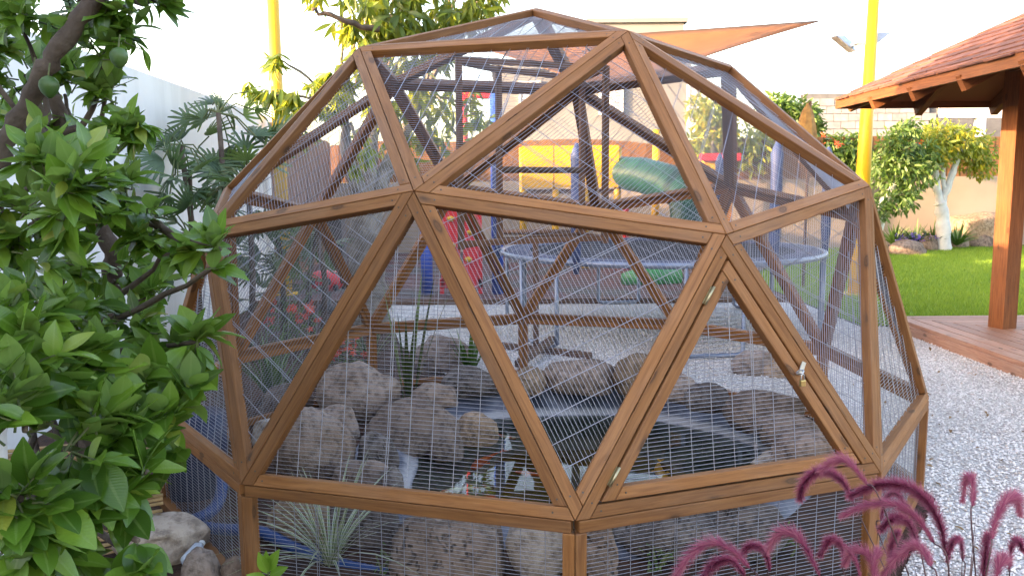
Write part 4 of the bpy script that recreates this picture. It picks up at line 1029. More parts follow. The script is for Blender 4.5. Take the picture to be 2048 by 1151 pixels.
for (px, py, d, rp, nt) in CLU:
    if py > 680: nt = max(1, int(nt * .88))
    if py < 310 and px < 200: d += .3; nt = int(nt * 1.25)
    c = at(px, py, d); rr = rp / FPX * d
    h = min(hub, key=lambda q: (q - c).length + .5 * max(0, q.z - c.z)); midp = (h + c) / 2 + Vector((0, .08, -.05))
    limb(cm, [h, midp, c], .012, .005, 6, .003)
    for _ in range(nt):
        st = c + RV(rr * .28); dr = RV(.8) + Vector((.25, -.35, .35)); dr.normalize(); Lt = rr * random.uniform(.6, 1.15); e = st + dr * Lt
        pm = (st + e) / 2 + RV(.012); tw.tube([st, pm, e], [.0026, .0022, .0014], 5, False)
        nl = random.randint(7, 10); ph = random.random() * 6.28
        for k in range(nl):
            s = .25 + .75 * k / (nl - 1); p = st.lerp(e, s) if k < nl - 1 else e; ph += 2.4
            side = dr.orthogonal().normalized(); side = Matrix.Rotation(ph, 3, dr) @ side
            ld_ = (side * (1.0 - .45 * s) + dr * (.5 + .75 * s) + Vector((0, 0, -.18)) + RV(.18)).normalized()
            nn = (Vector((0, -.25, 1)) + RV(.35) + dr * .3).normalized()
            lm.append(frame_mat(p, ld_, nn, random.uniform(.046, .084) * (1.28 if py > 680 else 1.12 if py > 540 else .98)))
spread(t, lm, CL, 300)
tw.build('twigs', MAT['twig'], t, True)['kind'] = 'stuff'; cm.build('branches', MAT['citrusbark'], t, True)['kind'] = 'stuff'
mb = MB(); limb(mb, [(-1.62, -1.72, 0), (-1.66, -1.78, .4), (-1.62, -1.75, .78)], .055, .045, 12, .003); tk = mb.build('trunk', MAT['limewash'], t, True, 'white limewashed lower trunk')
mb = MB(); limb(mb, [(-1.62, -1.75, .77), (-1.58, -1.8, 1.1), at(-5, 340, 2.1), at(55, 205, 2.05), at(100, 125, 2.02), at(172, 20, 2.0), at(260, -160, 2.0)], .026, .020, 12, .004); mb.build('main_limb', MAT['citrusbark'], t, True)
mb = MB(); limb(mb, [at(185, 900, 2.7), at(192, 740, 2.65), at(212, 640, 2.6), at(225, 560, 2.55), at(215, 470, 2.5), at(150, 330, 2.45), at(110, 190, 2.4)], .042, .018, 12, .004); mb.build('second_stem', MAT['citrusbark'], t, True)
mb = MB(); limb(mb, [at(188, 860, 2.66), at(190, 760, 2.64), at(198, 690, 2.62)], .045, .040, 12, .002); mb.build('limewash_band', MAT['limewash'], t, True)
mb = MB(); limb(mb, [at(118, 800, 2.5), at(122, 640, 2.5), at(118, 560, 2.5), at(60, 400, 2.4)], .018, .012, 8, .003); mb.build('thin_stem', MAT['citrusbark'], t, True)
MAT['fruit'] = stdmat('green_citrus', (.03, .075, .018), (.06, .115, .025), 14, .4, .35, 160, bdist=.003)
for (px, py, d, r) in ((238, 114, 1.95, .021), (98, 172, 1.98, .023), (216, 302, 1.95, .020), (68, 155, 2.05, .018)):
    c = at(px, py, d); mb = MB(); mb.lathe([(.0, -r * 1.28), (r * .22, -r * 1.22), (r * .45, -r * 1.02), (r * .8, -r * .62), (r, 0), (r * .92, r * .45), (r * .6, r * .85), (r * .2, r * 1.02), (0, r * 1.03)], c, 16); f = mb.build('fruit', MAT['fruit'], t, True)
    mb = MB(); mb.tube([c + Vector((0, 0, r)), c + Vector((.004, .004, r + .03))], .002, 5); mb.build('stalk', MAT['twig'], f)

# ---------------- big tree behind the dome (long drooping leaves)
MAT['mango'] = leafmat('long_leaf', [(0, (.03, .075, .012)), (.3, (.07, .14, .018)), (.6, (.15, .22, .022)), (1, (.30, .32, .03))], .4, .45, (.55, .6, .05))
LF = lambda s: math.sin(math.pi * min(.985, max(.02, s)) ** .8)
ML = [leafmesh('long_leaf', 1, .22, MAT['mango'], 5, .25, .5, LF), leafmesh('long_leaf', 1, .26, MAT['mango'], 5, .15, .8, LF), leafmesh('long_leaf', 1, .20, MAT['mango'], 5, .3, .2, LF)]
b = gz(737, 645); D0 = b.y - CAM[1]
t = thing('shade_tree', 'grey barked tree with long drooping yellow green leaves behind the dome', 'tree', (b.x, b.y, 0))
MC = [(715, 50, 7.6, 55, 22), (775, 30, 7.8, 60, 28), (840, 25, 8.0, 60, 28), (905, 30, 8.2, 60, 28), (965, 22, 8.4, 45, 19), (740, 120, 7.6, 45, 13), (795, 75, 7.8, 55, 15), (870, 75, 8.0, 50, 14), (690, 150, 7.4, 40, 9), (650, 165, 7.3, 40, 8), (615, 195, 7.3, 42, 9), (665, 215, 7.2, 40, 9),
      (545, 190, 7.4, 38, 6), (510, 195, 7.4, 25, 3), (560, 120, 7.4, 22, 3), (590, 240, 7.2, 30, 5), (770, 210, 8.4, 70, 14), (830, 190, 8.6, 70, 14), (890, 210, 8.8, 70, 13), (950, 230, 9.0, 55, 9), (800, 290, 8.6, 70, 12), (870, 300, 8.8, 65, 11), (930, 300, 9.0, 45, 7), (770, 150, 8.2, 60, 10), (850, 130, 8.4, 60, 10), (720, 300, 7.6, 45, 6),
      (740, -60, 7.8, 80, 16), (840, -70, 8.0, 90, 18), (940, -60, 8.3, 80, 16), (680, -30, 7.5, 60, 8), (800, -180, 8.0, 110, 22), (930, -170, 8.3, 110, 24), (1050, -150, 8.6, 100, 20), (680, -170, 7.8, 100, 14), (850, -310, 8.2, 120, 24), (1000, -300, 8.5, 120, 24), (1130, -230, 8.8, 110, 20), (1180, -330, 8.8, 90, 14), (700, -300, 8.0, 110, 14)]
lm = []; tw = MB(); cm = MB()
fork = at(735, 395, D0)
tops = [at(690, 250, D0 - .3), at(760, 180, D0 + .3), at(840, 200, D0 + .8)]
for (px, py, d, rp, nt) in MC:
    c = at(px, py, d); rr = rp / FPX * d; h = min(tops, key=lambda q: (q - c).length)
    limb(cm, [h, (h + c) / 2 + Vector((0, 0, .1)), c], .022, .008, 6, .006)
    for _ in range(nt):
        st = c + RV(rr * .38); dr = (RV(.7) + Vector((0, 0, -.15))).normalized(); e = st + dr * rr * random.uniform(.3, .75)
        tw.tube([st, e], [.004, .002], 4, False); ph = random.random() * 6.28
        for k in range(random.randint(6, 9)):
            p = st.lerp(e, .3 + .7 * random.random()); ph += 2.4; side = Matrix.Rotation(ph, 3, dr) @ dr.orthogonal().normalized()
            ld_ = (side * .7 + dr * .4 + Vector((0, 0, -.85)) + RV(.2)).normalized(); lm.append(frame_mat(p, ld_, RV(.6) + Vector((0, -.6, .5)), random.uniform(.13, .21)))
spread(t, lm, ML, 300)
tw.build('twigs', MAT['twig'], t)['kind'] = 'stuff'; cm.build('branches', MAT['bark'], t, True)['kind'] = 'stuff'
mb = MB(); limb(mb, [(b.x, b.y, 0), at(738, 560, D0), at(733, 470, D0), fork], .20, .15, 16, .01); mb.build('trunk', MAT['bark'], t, True)
for tp in tops:
    mb = MB(); limb(mb, [fork + Vector((0, 0, -.1)), (fork + tp) / 2 + RV(.04), tp], .10, .04, 12, .008); mb.build('limb', MAT['bark'], t, True)
mb = MB(); limb(mb, [at(760, 60, 7.5), at(680, 40, 7.3), at(625, 20, 7.2)], .03, .015, 8, .01); mb.build('limb', MAT['citrusbark'], t, True)

# ---------------- fan palms in front of the white wall
MAT['palm'] = leafmat('fan_palm_leaf', [(0, (.02, .05, .022)), (.5, (.045, .09, .04)), (1, (.09, .14, .06))], .42, .15, rib=.1)
def fan(seg, R_):
    vs = []; fs = []; uvs = []; mb = MB()
    for k in range(seg):
        a = (k - (seg - 1) / 2) * (2.5 / seg); d = Vector((math.sin(a), math.cos(a), 0)); L = R_ * random.uniform(.85, 1.05) * (1 - .12 * abs(a)); w_ = .036; s_ = Vector((d.y, -d.x, 0))
        pr = [(.04, .15), (.35, 1), (.75, .95), (.98, .55), (1, .45)]
        base = len(vs); v = []; f = []; u = []
        for (q, ww) in pr:
            z = -.35 * q * q * L; v += [d * q * L - s_ * w_ * ww * R_ * 1.3 / .9 + Vector((0, 0, z + .012)), d * q * L + Vector((0, 0, z)), d * q * L + s_ * w_ * ww * R_ * 1.3 / .9 + Vector((0, 0, z + .012))]
        for i in range(len(pr) - 1):
            for c_ in range(2):
                f.append((i * 3 + c_, i * 3 + c_ + 1, i * 3 + c_ + 4, i * 3 + c_ + 3)); u.append([(.5 * c_, i / 4), (.5 * c_ + .5, i / 4), (.5 * c_ + .5, (i + 1) / 4), (.5 * c_, (i + 1) / 4)])
        mb.add(v, f, u)
    return mb.mesh('frond', MAT['palm'], True)
FAN = [fan(9, 1), fan(8, 1), fan(11, 1)]
def palm(label, stems, fronds, loc):
    t = thing('fan_palm', label, 'palm', loc, 'fan palms by the white wall')
    tp = []
    for (x, y, h) in stems:
        mb = MB(); pts = [Vector((x, y, 0)), Vector((x + random.uniform(-.05, .05), y, h * .5)), Vector((x + random.uniform(-.1, .1), y + random.uniform(-.05, .05), h))]
        mb.tube(pts, [.026, .024, .02], 8); mb.build('stem', MAT['citrusbark'], t, True); tp.append(pts)
    pet = MB()
    fronds = [(a + random.gauss(0, 26 * k), b + random.gauss(0, 24 * k), d + random.uniform(-.25, .25), r * random.uniform(.75, 1.05)) for a, b, d, r in fronds for k in (.3, 1, 1.2)]
    for (px, py, d, rp) in fronds:
        c = at(px, py, d); s = rp / FPX * d; best = min(tp, key=lambda q: (q[2] - c).length); q = best[2] if c.z > best[2].z - .4 else best[1]
        dr = (c - q); dr.z *= .4; dr = (dr.normalized() * .8 + RV(.4) + Vector((0, -.15, .35))).normalized()
        pet.tube([q, (q + c) / 2 + Vector((0, 0, .06)), c], .006, 5, False)
        inst('frond', random.choice(FAN), frame_mat(c, dr, Vector((0, -.3, .8)) + RV(.6), s), t)
    pet.build('stalks', MAT['twig'], t, True)
palm('tall fan palm against the white garden wall', [(-2.55, 2.2, 1.7), (-2.35, 2.45, 1.95), (-2.7, 2.6, 1.5), (-2.2, 2.3, 1.4)],
     [(500, 260, 6.6, 75), (440, 275, 6.5, 70), (375, 300, 6.3, 75), (470, 300, 6.4, 70), (400, 330, 6.2, 75), (345, 350, 6.1, 70), (440, 350, 6.2, 75), (380, 385, 6.1, 75), (335, 420, 6.0, 65), (420, 410, 6.1, 75), (360, 450, 6.0, 65), (520, 310, 6.7, 65), (470, 380, 6.4, 70), (400, 480, 6.0, 65), (345, 500, 6.0, 55), (300, 430, 6.0, 50), (440, 230, 6.6, 50), (505, 215, 6.8, 50), (410, 250, 6.6, 55), (350, 270, 6.5, 55)], (-2.5, 2.3, 0))
palm('shorter fan palm seen through the left panels of the dome', [(-2.1, 2.9, 1.3), (-1.9, 3.1, 1.0), (-1.75, 2.8, 1.15)],
     [(480, 480, 6.9, 65), (540, 470, 6.9, 65), (600, 470, 7.0, 65), (500, 540, 6.8, 60), (570, 540, 6.9, 60), (630, 500, 7.0, 60), (640, 450, 7.1, 55), (610, 570, 6.9, 50), (540, 590, 6.8, 50), (480, 600, 6.7, 50), (560, 430, 7.0, 55), (660, 540, 7.0, 45)], (-1.95, 2.95, 0))

# ---------------- distant trees and bushes
MAT['far1'] = leafmat('garden_tree_leaf', [(0, (.06, .11, .012)), (.3, (.17, .23, .018)), (.75, (.38, .36, .025)), (1, (.46, .33, .03))], .5, .4, (.55, .6, .05), rib=0)
MAT['far2'] = leafmat('bush_leaf', [(0, (.025, .06, .010)), (.5, (.05, .11, .017)), (1, (.09, .17, .03))], .5, .25, rib=0)
MAT['redflower'] = stdmat('red_flower', (.55, .04, .02), (.7, .09, .03), 8, .5, 0)
MAT['blueflower'] = stdmat('blue_flower', (.12, .08, .42), (.2, .14, .55), 8, .6, 0)
FL = {k: [leafmesh(k + '_leaf', 1, .34, MAT[k], 3, .2, .4)] for k in ('far1', 'far2')}
def crown(t, clusters, mk, size, nm='crown', dens=1.0, droop=.5):
    lm = []
    for (px, py, d, rx, ry, n_) in clusters:
        c = at(px, py, d); s = d / FPX
        for _ in range(int(n_ * dens)):
            v = RV(1.0); v.normalize(); v *= random.random() ** .45
            p = c + Vector((v.x * rx * s, v.y * rx * s, v.z * ry * s)); ld_ = (v * .7 + RV(.6) + Vector((0, 0, -droop))).normalized()
            lm.append(frame_mat(p, ld_, RV(.7) + Vector((0, 0, .8)), size * random.uniform(.6, 1.25)))
    V = []; F = []; U = []; A = []; tm = FL[mk][0]; co = np.array([v.co[:] for v in tm.vertices]); f = np.array([list(p.vertices) for p in tm.polygons]); u = np.zeros(len(tm.loops) * 2); tm.uv_layers[0].data.foreach_get('uv', u); b = 0
    for M in lm:
        M = np.array(M); V.append(co @ M[:3, :3].T + M[:3, 3]); F.append(f + b); U.append(u); A.append(np.full(len(co), random.random())); b += len(co)
    o = bpy.data.objects.new(nm, npmesh(nm, np.concatenate(V), np.concatenate(F), MAT[mk], np.concatenate(U), np.concatenate(A), True)); COL.objects.link(o); adopt(o, t); return o
def blossoms(t, spots, mat, r=.05, nm='flower_cluster'):
    for (px, py, d, k, sp_) in spots:
        mb = MB(); c = at(px, py, d)
        for _ in range(k):
            q = c + RV(sp_); a = random.uniform(.6, 1.2) * r; n1 = RV(1).normalized(); x = n1.orthogonal().normalized(); y = n1.cross(x)
            for s in range(4):
                e = x * math.cos(s * 1.57) + y * math.sin(s * 1.57); f_ = x * math.cos(s * 1.57 + .7) + y * math.sin(s * 1.57 + .7); mb.add([q, q + e * a, q + (e + f_) * a * .6 + n1 * a * .2, q + f_ * a], [(0, 1, 2, 3)])
        mb.build(nm, mat, t)['kind'] = 'stuff'
def far_tree(label, base, trunk, tm, clusters, mk, size, name='garden_tree', cat='tree', group='trees along the back wall', flowers=None):
    t = thing(name, label, cat, base, group)
    for pts, r0, r1 in trunk:
        mb = MB(); limb(mb, pts, r0, r1, 10, .006); mb.build('trunk' if pts is trunk[0][0] else 'limb', tm, t, True)
    crown(t, clusters, mk, size)
    if flowers: blossoms(t, flowers, MAT['redflower'])
    return t
D = 16.0; P = lambda px, py, d=D: at(px, py, d)
g0 = gz(1888, 505); g0.z = 0
far_tree('garden tree with a forked white trunk and sunlit yellow green crown', (P(1888, 480).x, CAM[1] + D, 0), [([(P(1888, 480).x, CAM[1] + D, 0), P(1886, 440), P(1880, 405)], .14, .11), ([P(1881, 410), P(1872, 365), P(1868, 320), P(1850, 280)], .08, .04), ([P(1881, 410), P(1898, 365), P(1914, 320), P(1930, 280)], .08, .04), ([P(1890, 385), P(1886, 340), P(1890, 290)], .05, .03)], MAT['limewash'],
         [(1860, 300, 15.8, 45, 38, 700), (1905, 285, 16, 55, 38, 900), (1945, 300, 16.2, 45, 40, 700), (1965, 330, 16.2, 30, 28, 250), (1880, 265, 16, 45, 22, 400), (1840, 330, 15.8, 25, 25, 200)], 'far1', .13)
far_tree('dark green garden tree with orange tinged shoots and leaning white trunk', (P(1752, 480, 15.4).x, CAM[1] + 15.4, 0), [([(P(1748, 480, 15.4).x, CAM[1] + 15.4, 0), P(1762, 420, 15.4), P(1788, 375, 15.4)], .12, .08), ([P(1786, 378, 15.4), P(1800, 330, 15.4), P(1805, 290, 15.4)], .06, .03)], MAT['limewash'],
         [(1800, 290, 15.4, 42, 40, 700), (1780, 340, 15.4, 45, 40, 700), (1830, 345, 15.3, 45, 38, 600), (1795, 395, 15.3, 40, 35, 500), (1815, 260, 15.5, 25, 25, 250), (1850, 310, 15.4, 25, 30, 250), (1760, 420, 15.2, 20, 20, 150)], 'far2', .13, flowers=[(1835, 288, 15.0, 2, .05)])
far_tree('red flowering bush left of the right yellow pole', (P(1680, 480, 17).x, CAM[1] + 17, 0), [([(P(1680, 480, 17).x, CAM[1] + 17, 0), P(1680, 380, 17), P(1682, 320, 17)], .07, .04)], MAT['bark'],
         [(1665, 300, 17, 35, 32, 450), (1700, 300, 17, 32, 36, 450), (1735, 320, 17, 18, 28, 160), (1690, 350, 17, 40, 40, 450)], 'far2', .17, 'flowering_bush', 'bush', flowers=[(1678, 284, 16.4, 5, .07), (1648, 278, 16.4, 2, .05)])
far_tree('tree peeking over the dome shoulder in front of the block building', (P(1580, 480, 19).x, CAM[1] + 19, 0), [([(P(1580, 480, 19).x, CAM[1] + 19, 0), P(1580, 300, 19), P(1575, 220, 19)], .12, .06)], MAT['bark'],
         [(1560, 215, 19, 38, 28, 450), (1600, 235, 19, 40, 35, 500), (1620, 265, 19, 28, 30, 300), (1570, 260, 19, 50, 40, 450)], 'far2', .2)
far_tree('airy yellow green tree seen through the upper right panels', (P(1425, 480, 17.5).x, 12.3, 0), [([(P(1425, 480, 16.3).x, 12.3, 0), P(1425, 340, 16.3), P(1428, 250, 16.3)], .08, .04)], MAT['bark'],
         [(1410, 220, 16.4, 40, 35, 350), (1440, 250, 16.4, 40, 45, 400), (1400, 285, 16.4, 35, 35, 250), (1500, 300, 16.6, 45, 50, 350), (1540, 260, 16.8, 30, 40, 200)], 'far1', .17)
# bed below the right trees
for i, (l, r, tt, bb, lb) in enumerate(((1778, 1856, 480, 512, 'first long low boulder of the lawn edging beside the dome'), (1838, 1876, 472, 503, 'rounded boulder between the long low one and a lilac one'), (1862, 1905, 468, 501, 'lilac grey boulder under the white forked trunk'), (1898, 1938, 472, 497, 'small boulder in the middle of the lawn edging'),
        (1928, 1990, 470, 496, 'wide smooth boulder nearest the gazebo post'), (1890, 1935, 455, 480, 'half hidden boulder behind the lawn edging row'))):
    rock(l, r, tt, bb, 0, 'rock', lb, 300 + i, 'boulders edging the lawn', .7, sub=3)
p = at(1965, 448, 17.0); boulder('rock_ledge', (p.x, p.y, 0), (1.6, .8, .72), 411, MAT['rocktan'], 'broad pale layered rock ledge behind the lawn edging', None, .2, 4, .2, .5, 'rock')
def tuft(name, label, cat, c, n_, L, W, mat, group=None, up_=.8, droop=.8, nm='blade', single=True):
    t = thing(name, label, cat, c, group); mb = MB(); c = Vector(c)
    for i in range(n_):
        a = random.random() * 6.28; tl = random.uniform(.15, 1.0); d = Vector((math.cos(a) * tl, math.sin(a) * tl, up_)).normalized(); l = L * random.uniform(.6, 1.1); s_ = Vector((-math.sin(a), math.cos(a), 0)); st = c + Vector((math.cos(a), math.sin(a), 0)) * L * .06 * random.random()
        b = MB() if single else mb; v = []; f = []; u = []
        for k in range(6):
            q = k / 5; p = st + d * l * q + Vector((math.cos(a), math.sin(a), 0)) * (droop * l * q * q * .35 * tl) + Vector((0, 0, -droop * l * q * q * .45 * tl)); w_ = W / 2 * (1 - q ** 2.2) * (.6 + .8 * min(1, q * 3)) + .0004
            v += [p - s_ * w_, p + Vector((0, 0, -w_ * .5)), p + s_ * w_]
        for k in range(5):
            for c_ in range(2): f.append((k * 3 + c_, k * 3 + c_ + 1, k * 3 + c_ + 4, k * 3 + c_ + 3)); u.append([(.5 * c_, k / 5), (.5 * c_ + .5, k / 5), (.5 * c_ + .5, k / 5 + .2), (.5 * c_, k / 5 + .2)])
        b.add(v, f, u)
        if single: b.build(nm, mat, t, True)
    if not single: mb.build('foliage', mat, t, True)
    return t
MAT['strap'] = leafmat('strap_leaf', [(0, (.02, .06, .015)), (.5, (.04, .10, .025)), (1, (.07, .15, .04))], .4, .2, rib=.15)
MAT['sword'] = leafmat('sword_leaf', [(0, (.035, .035, .016)), (.5, (.03, .045, .016)), (1, (.06, .045, .028))], .45, .1, rib=.1)
n = NT('variegated_leaf'); uv = n.coord('UV'); dx = n.math('ABSOLUTE', n.math('SUBTRACT', n.n('SeparateXYZ', Vector=uv).outputs[0], .5))
n.set(Base__Color=n.ramp(dx, [(.15, (.10, .16, .06)), (.3, (.40, .44, .30)), (.5, (.48, .50, .40))]), Roughness=.5); MAT['varieg'] = n.m
for i, (px, py, lb) in enumerate(((1790, 470, 'dark strappy clump behind the blue flowers'), (1830, 470, 'green strappy clump between the two white trunks'), (1868, 468, 'spiky strappy clump at the foot of the forked trunk'), (1915, 470, 'low bright clump right of the forked trunk'))):
    p = at(px, py, 16.2); tuft('strap_plant', lb, 'plant', (p.x, p.y, .1), 60, .55, .035, MAT['strap'], 'strappy plants under the trees', single=False)
t = thing('blue_flowers', 'mat of violet blue flowers on top of the lawn boulders', 'flowers', at(1825, 478, 16.0)); blossoms(t, [(1800 + 10 * i, 479 + random.uniform(-3, 3), 16.0, 16, .07) for i in range(6)], MAT['blueflower'], .035, 'flower_patch')
# planting inside the dome
p = gz(940, 748, .05); tuft('iris_plant', 'upright green iris fan behind the dark flat rock', 'plant', p, 20, .36, .03, MAT['strap'], None, 1.6, .2)
p = gz(815, 800, .1); tuft('sword_plant', 'tall dark sword leaved plant among the left boulders', 'plant', p, 10, .85, .024, MAT['sword'], None, 2.6, .15)
p = gz(740, 725, .0); tuft('sedge_clump', 'thin grassy clump behind the broad lilac boulder', 'plant', p, 34, .5, .012, MAT['sword'], None, 1.3, .5)
p = gz(545, 800, 0); tuft('reed_clump', 'green reed clump at the left edge inside the dome', 'plant', p, 40, .55, .016, MAT['strap'], None, 1.4, .5)
p = gz(655, 1150, .0); tuft('variegated_grass', 'cream striped arching grass behind the front left riser mesh', 'plant', (p.x, p.y + .05, .02), 52, .44, .008, MAT['varieg'], None, 1.0, 1.1)
def bushy(name, label, c, r, n_, mk, size, flowers=None):
    t = thing(name, label, 'bush', c); lm = []; c = Vector(c)
    mb = MB()
    for _ in range(7):
        e = c + Vector((random.gauss(0, r * .5), random.gauss(0, r * .5), r * random.uniform(.8, 1.5))); mb.tube([c, (c + e) / 2 + RV(.02), e], [.006, .005, .003], 5)
    mb.build('stems', MAT['twig'], t)
    for _ in range(n_):
        v = RV(1).normalized() * random.random() ** .5; lm.append(frame_mat(c + Vector((v.x * r, v.y * r, r * .95 + v.z * r * .9)), (v + RV(.5)).normalized(), RV(.6) + Vector((0, 0, 1)), size * random.uniform(.6, 1.2)))
    spread(t, lm, FL[mk], 0, mat=MAT[mk])
    if flowers:
        for (q, k) in flowers:
            mb = MB()
            for _ in range(k):
                s = Vector(q) + RV(.035); n1 = (RV(.6) + Vector((0, -.5, .8))).normalized(); x = n1.orthogonal().normalized(); y = n1.cross(x)
                for a in range(5): e = x * math.cos(a * 1.257) + y * math.sin(a * 1.257); f_ = x * math.cos(a * 1.257 + .9) + y * math.sin(a * 1.257 + .9); mb.add([s, s + e * .02, s + (e + f_) * .017, s + f_ * .02], [(0, 1, 2, 3)])
            mb.build('flower', MAT['redflower'], t)['kind'] = 'stuff'
p = gz(590, 700, 0); bushy('flowering_shrub', 'red flowered shrub behind the left boulders', p, .24, 420, 'far2', .05, [(p + Vector((random.uniform(-.25, .25), random.uniform(-.3, 0), random.uniform(.2, .42))), 5) for _ in range(9)])
p = gz(690, 735, 0); bushy('flowering_shrub', 'small red flowered shrub behind the broad lilac boulder', p, .14, 200, 'far2', .045, [(p + Vector((random.uniform(-.15, .15), random.uniform(-.2, 0), random.uniform(.12, .28))), 5) for _ in range(6)])
# little weeds along the front
for i, (px, py, lb) in enumerate(((770, 1150, 'tiny pale weed at the bottom left of the pitted boulder'), (900, 1160, 'little weed below the pitted boulder'), (1330, 1140, 'pale leafy weed under the door side riser'), (1590, 1090, 'green weed patch behind the plumes'), (1545, 1120, 'second green weed patch behind the plumes'))):
    p = gz(px, py + 40, 0); bushy('weed', lb, (p.x, p.y + .15, 0), .06, 60, 'far2', .02)
# bright sapling by the corner post
MAT['sapling'] = leafmat('sapling_leaf', [(0, (.12, .26, .02)), (1, (.20, .36, .04))], .35, .35, rib=.3); SL_ = [leafmesh('sapling_leaf', 1, .42, MAT['sapling'], 6, .3, .3)]
c = at(537, 1170, 2.15); t = thing('sapling', 'fresh bright green citrus shoot in front of the left corner post', 'plant', (c.x, c.y, 0)); mb = MB(); mb.tube([(c.x, c.y, 0), (c.x, c.y + .01, c.z * .6), c, at(536, 1128, 2.15)], [.005, .004, .003, .002], 6); mb.build('stem', MAT['twig'], t)
for (x0, y0, x1, y1, L) in ((536, 1145, 512, 1100, .075), (536, 1135, 528, 1092, .06), (537, 1140, 560, 1088, .08), (540, 1150, 575, 1132, .07), (532, 1155, 500, 1150, .06), (536, 1140, 540, 1108, .05), (534, 1168, 505, 1165, .05)):
    a, b = at(x0, y0, 2.15), at(x1, y1, 2.12); inst('leaf', SL_[0], frame_mat(a, b - a, (0, -1, .5), L), t)

# ---------------- purple fountain grass
n = NT('plume_bristle'); r = n.n('Attribute', _attribute_name='rnd').outputs['Fac']
c = n.ramp(r, [(0, (.26, .04, .10)), (.45, (.42, .09, .18)), (.8, (.62, .26, .31)), (1, (.76, .52, .50))]); n.set(Base__Color=c, Roughness=.6)
tr = n.n('BsdfTranslucent', Color=c); ms = n.n('MixShader'); ms.inputs[0].default_value = .5; n.l(n.p.outputs[0], ms.inputs[1]); n.l(tr.outputs[0], ms.inputs[2]); n.l(ms.outputs[0], n.out.inputs[0]); MAT['bristle'] = n.m
MAT['stemp'] = stdmat('purple_stem', (.06, .03, .035), (.13, .06, .06), 12, .6, 0)
MAT['bladep'] = stdmat('purple_blade', (.05, .025, .03), (.12, .06, .045), 12, .5, 0)
FB = Vector((.82, -2.42, 0)); FT = thing('fountain_grass', 'purple fountain grass with arching fluffy plumes in the near corner', 'grass plant', FB)
def catm(P, n_):
    out = []
    for i in range(len(P) - 1):
        p0, p1, p2, p3 = P[max(i - 1, 0)], P[i], P[i + 1], P[min(i + 2, len(P) - 1)]
        for k in range(n_): s = k / n_; out.append(.5 * ((2 * p1) + (p2 - p0) * s + (2 * p0 - 5 * p1 + 4 * p2 - p3) * s * s + (3 * p1 - p0 - 3 * p2 + p3) * s ** 3))
    out.append(P[-1]); return out
PL = [([(1600, 998), (1606, 970), (1626, 948), (1655, 942), (1685, 962), (1705, 1000)], 1.75, 11), ([(1640, 940), (1665, 922), (1690, 918), (1712, 938), (1735, 968)], 1.8, 10),
      ([(1700, 992), (1755, 970), (1812, 972), (1855, 1003), (1882, 1055), (1893, 1112)], 1.7, 13), ([(1682, 1032), (1738, 1008), (1795, 1010), (1838, 1040), (1868, 1085)], 1.68, 12), ([(1762, 1058), (1788, 1036), (1818, 1046), (1836, 1092)], 1.72, 11),
      ([(1760, 1160), (1795, 1112), (1830, 1092), (1852, 1108), (1862, 1132)], 1.6, 12), ([(1690, 1128), (1706, 1100), (1735, 1108), (1752, 1150), (1760, 1190)], 1.65, 11), ([(1925, 1002), (1932, 962), (1942, 954), (1946, 985), (1945, 1012)], 1.75, 8),
      ([(2040, 1026), (2032, 994), (2012, 1000), (1992, 1038), (1984, 1078)], 1.6, 11), ([(1976, 1068), (1972, 1095), (1968, 1140), (1962, 1200)], 1.62, 10), ([(2008, 1116), (1998, 1130), (1990, 1175)], 1.55, 13),
      ([(1345, 1165), (1372, 1118), (1418, 1084), (1462, 1098), (1500, 1135)], 1.7, 12), ([(1400, 1160), (1428, 1128), (1462, 1120), (1490, 1150)], 1.72, 11), ([(1536, 1098), (1558, 1066), (1590, 1068), (1614, 1098), (1640, 1151)], 1.74, 12),
      ([(1796, 1062), (1786, 1080), (1782, 1112), (1784, 1135)], 1.66, 9), ([(1690, 1090), (1712, 1120), (1722, 1160)], 1.62, 6), ([(1756, 1100), (1748, 1122), (1750, 1160)], 1.6, 10), ([(1812, 1010), (1790, 985), (1770, 1000), (1762, 1040)], 1.85, 8), ([(1895, 1120), (1905, 1085), (1920, 1080), (1926, 1120)], 1.8, 7), ([(1470, 1120), (1500, 1092), (1528, 1100), (1540, 1140)], 1.85, 9), ([(1640, 1110), (1660, 1080), (1682, 1090), (1690, 1130)], 1.85, 9), ([(2046, 1100), (2036, 1080), (2024, 1092), (2018, 1140)], 1.7, 8)]
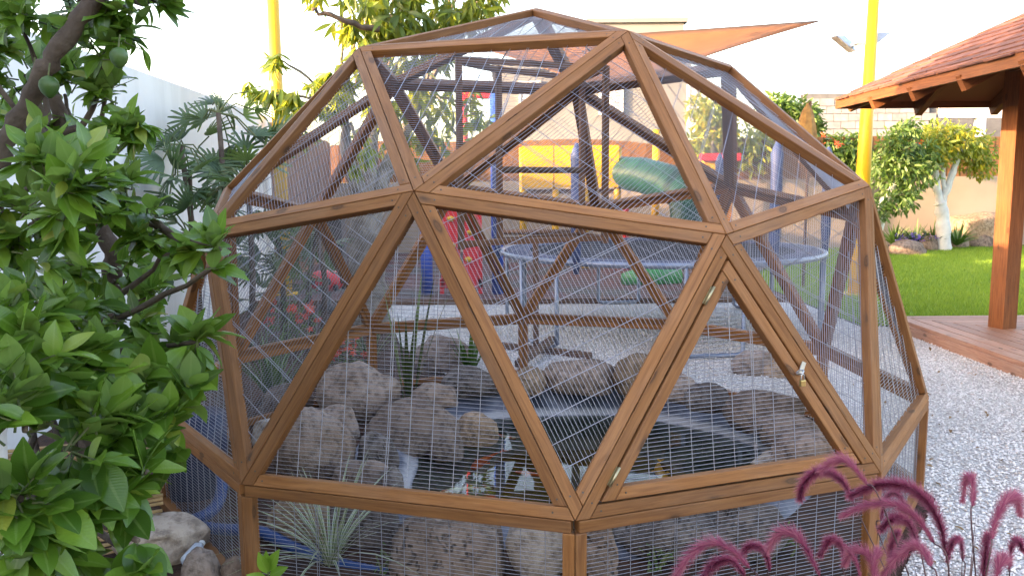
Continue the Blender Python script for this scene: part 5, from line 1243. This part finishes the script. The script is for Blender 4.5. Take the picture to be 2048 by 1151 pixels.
for (pp, d, wpx) in PL:
    P_ = [at(x, y, d + .03 * i * (-1) ** (len(pp) % 2)) for i, (x, y) in enumerate(pp)]
    ax = catm(P_, 14); m_ = len(ax); R_ = wpx * 1.22 / FPX * d
    mb = MB(); mb.tube(ax, [R_ * .11 * (1 - .6 * abs(i / m_ - .5)) for i in range(m_)], 6); pl = mb.build('plume', MAT['bristle'], FT, True)
    L = sum((ax[i + 1] - ax[i]).length for i in range(m_ - 1)); nb = int(8500 * L)
    s = rng.random(nb) * (m_ - 1.001); i0 = s.astype(int); fr = (s - i0)[:, None]; AX = np.array([p[:] for p in ax]); tan = -(AX[i0 + 1] - AX[i0]); tan /= np.linalg.norm(tan, axis=1)[:, None] + 1e-9
    pos = AX[i0] * (1 - fr) + AX[i0 + 1] * fr; rd = rng.normal(size=(nb, 3)); rd -= (rd * tan).sum(1)[:, None] * tan; rd /= np.linalg.norm(rd, axis=1)[:, None]
    tt = s / (m_ - 1); env = np.clip(np.sin(np.pi * np.clip(tt * .93 + .05, 0, 1)) ** .45, .25, 1)[:, None]
    ln = R_ * (0.85 + .95 * rng.random((nb, 1))) * env; tip = pos + rd * ln + tan * ln * (.75 + .5 * rng.random((nb, 1)))
    sd_ = np.cross(rd, tan) * (.0004 + .0004 * rng.random((nb, 1))); V = np.stack([pos - sd_, pos + sd_, tip], 1).reshape(-1, 3)
    Av = np.stack([rng.random(nb) * .5, rng.random(nb) * .5, .45 + .55 * rng.random(nb)], 1).ravel()
    o = bpy.data.objects.new('bristles', npmesh('bristles', V, np.arange(3 * nb).reshape(-1, 3), MAT['bristle'], attr=Av)); COL.objects.link(o); adopt(o, pl)
    e = ax[-1]; mb = MB(); q = FB + Vector((random.uniform(-.1, .1), random.uniform(-.06, .06), 0)); dr = (ax[-1] - ax[-4]).normalized()
    mb.tube(catm([e, e + dr * .05, (e + q) / 2 + Vector((0, 0, .02)), q], 6), [.0016] * 18 + [.0022], 5, False); mb.build('stem', MAT['stemp'], FT, True)
for i in range(46):
    a = random.uniform(0, 6.28); l = random.uniform(.45, .8); d = Vector((math.cos(a) * random.uniform(.2, .8), math.sin(a) * random.uniform(.1, .5), 1)).normalized(); P_ = [FB + d * l * q + Vector((d.x, d.y, -.5)) * l * q * q * .5 for q in np.linspace(0, 1, 7)]
    s_ = Vector((-math.sin(a), math.cos(a), 0)); v = []; f = []
    for k, p in enumerate(P_): w_ = .0028 * (1 - (k / 6) ** 2) + .0003; v += [p - s_ * w_, p + s_ * w_]
    for k in range(6): f.append((2 * k, 2 * k + 1, 2 * k + 3, 2 * k + 2))
    mb = MB(); mb.add(v, f); mb.build('blade', MAT['bladep'], FT, True)

# dry leaves blown over the gravel
mb = MB(); LV = leafmesh('dry_leaf', 1, .4, stdmat('dry_leaf', (.16, .09, .04), (.30, .19, .09), 8, .8, 0), 4, .35, .6)
co = [v.co.copy() for v in LV.vertices]; fc = [list(p.vertices) for p in LV.polygons]
for _ in range(150):
    d_ = 2.4 + 5 * random.random(); x_ = CAM[0] + random.uniform(.15, .66) * d_; y_ = CAM[1] + d_
    if not inpoly(np.array([x_]), np.array([y_]), GRAVEL)[0]: continue
    M_ = frame_mat((x_, y_, .018), RV(1) * Vector((1, 1, .1)), Vector((0, 0, 1)) + RV(.25), random.uniform(.02, .05)); mb.add([M_ @ c for c in co], fc)
o = mb.build('dry_leaves', LV.materials[0]); tag(o, 'scattered dry leaves lying on the pale gravel', 'leaves', kind='stuff')
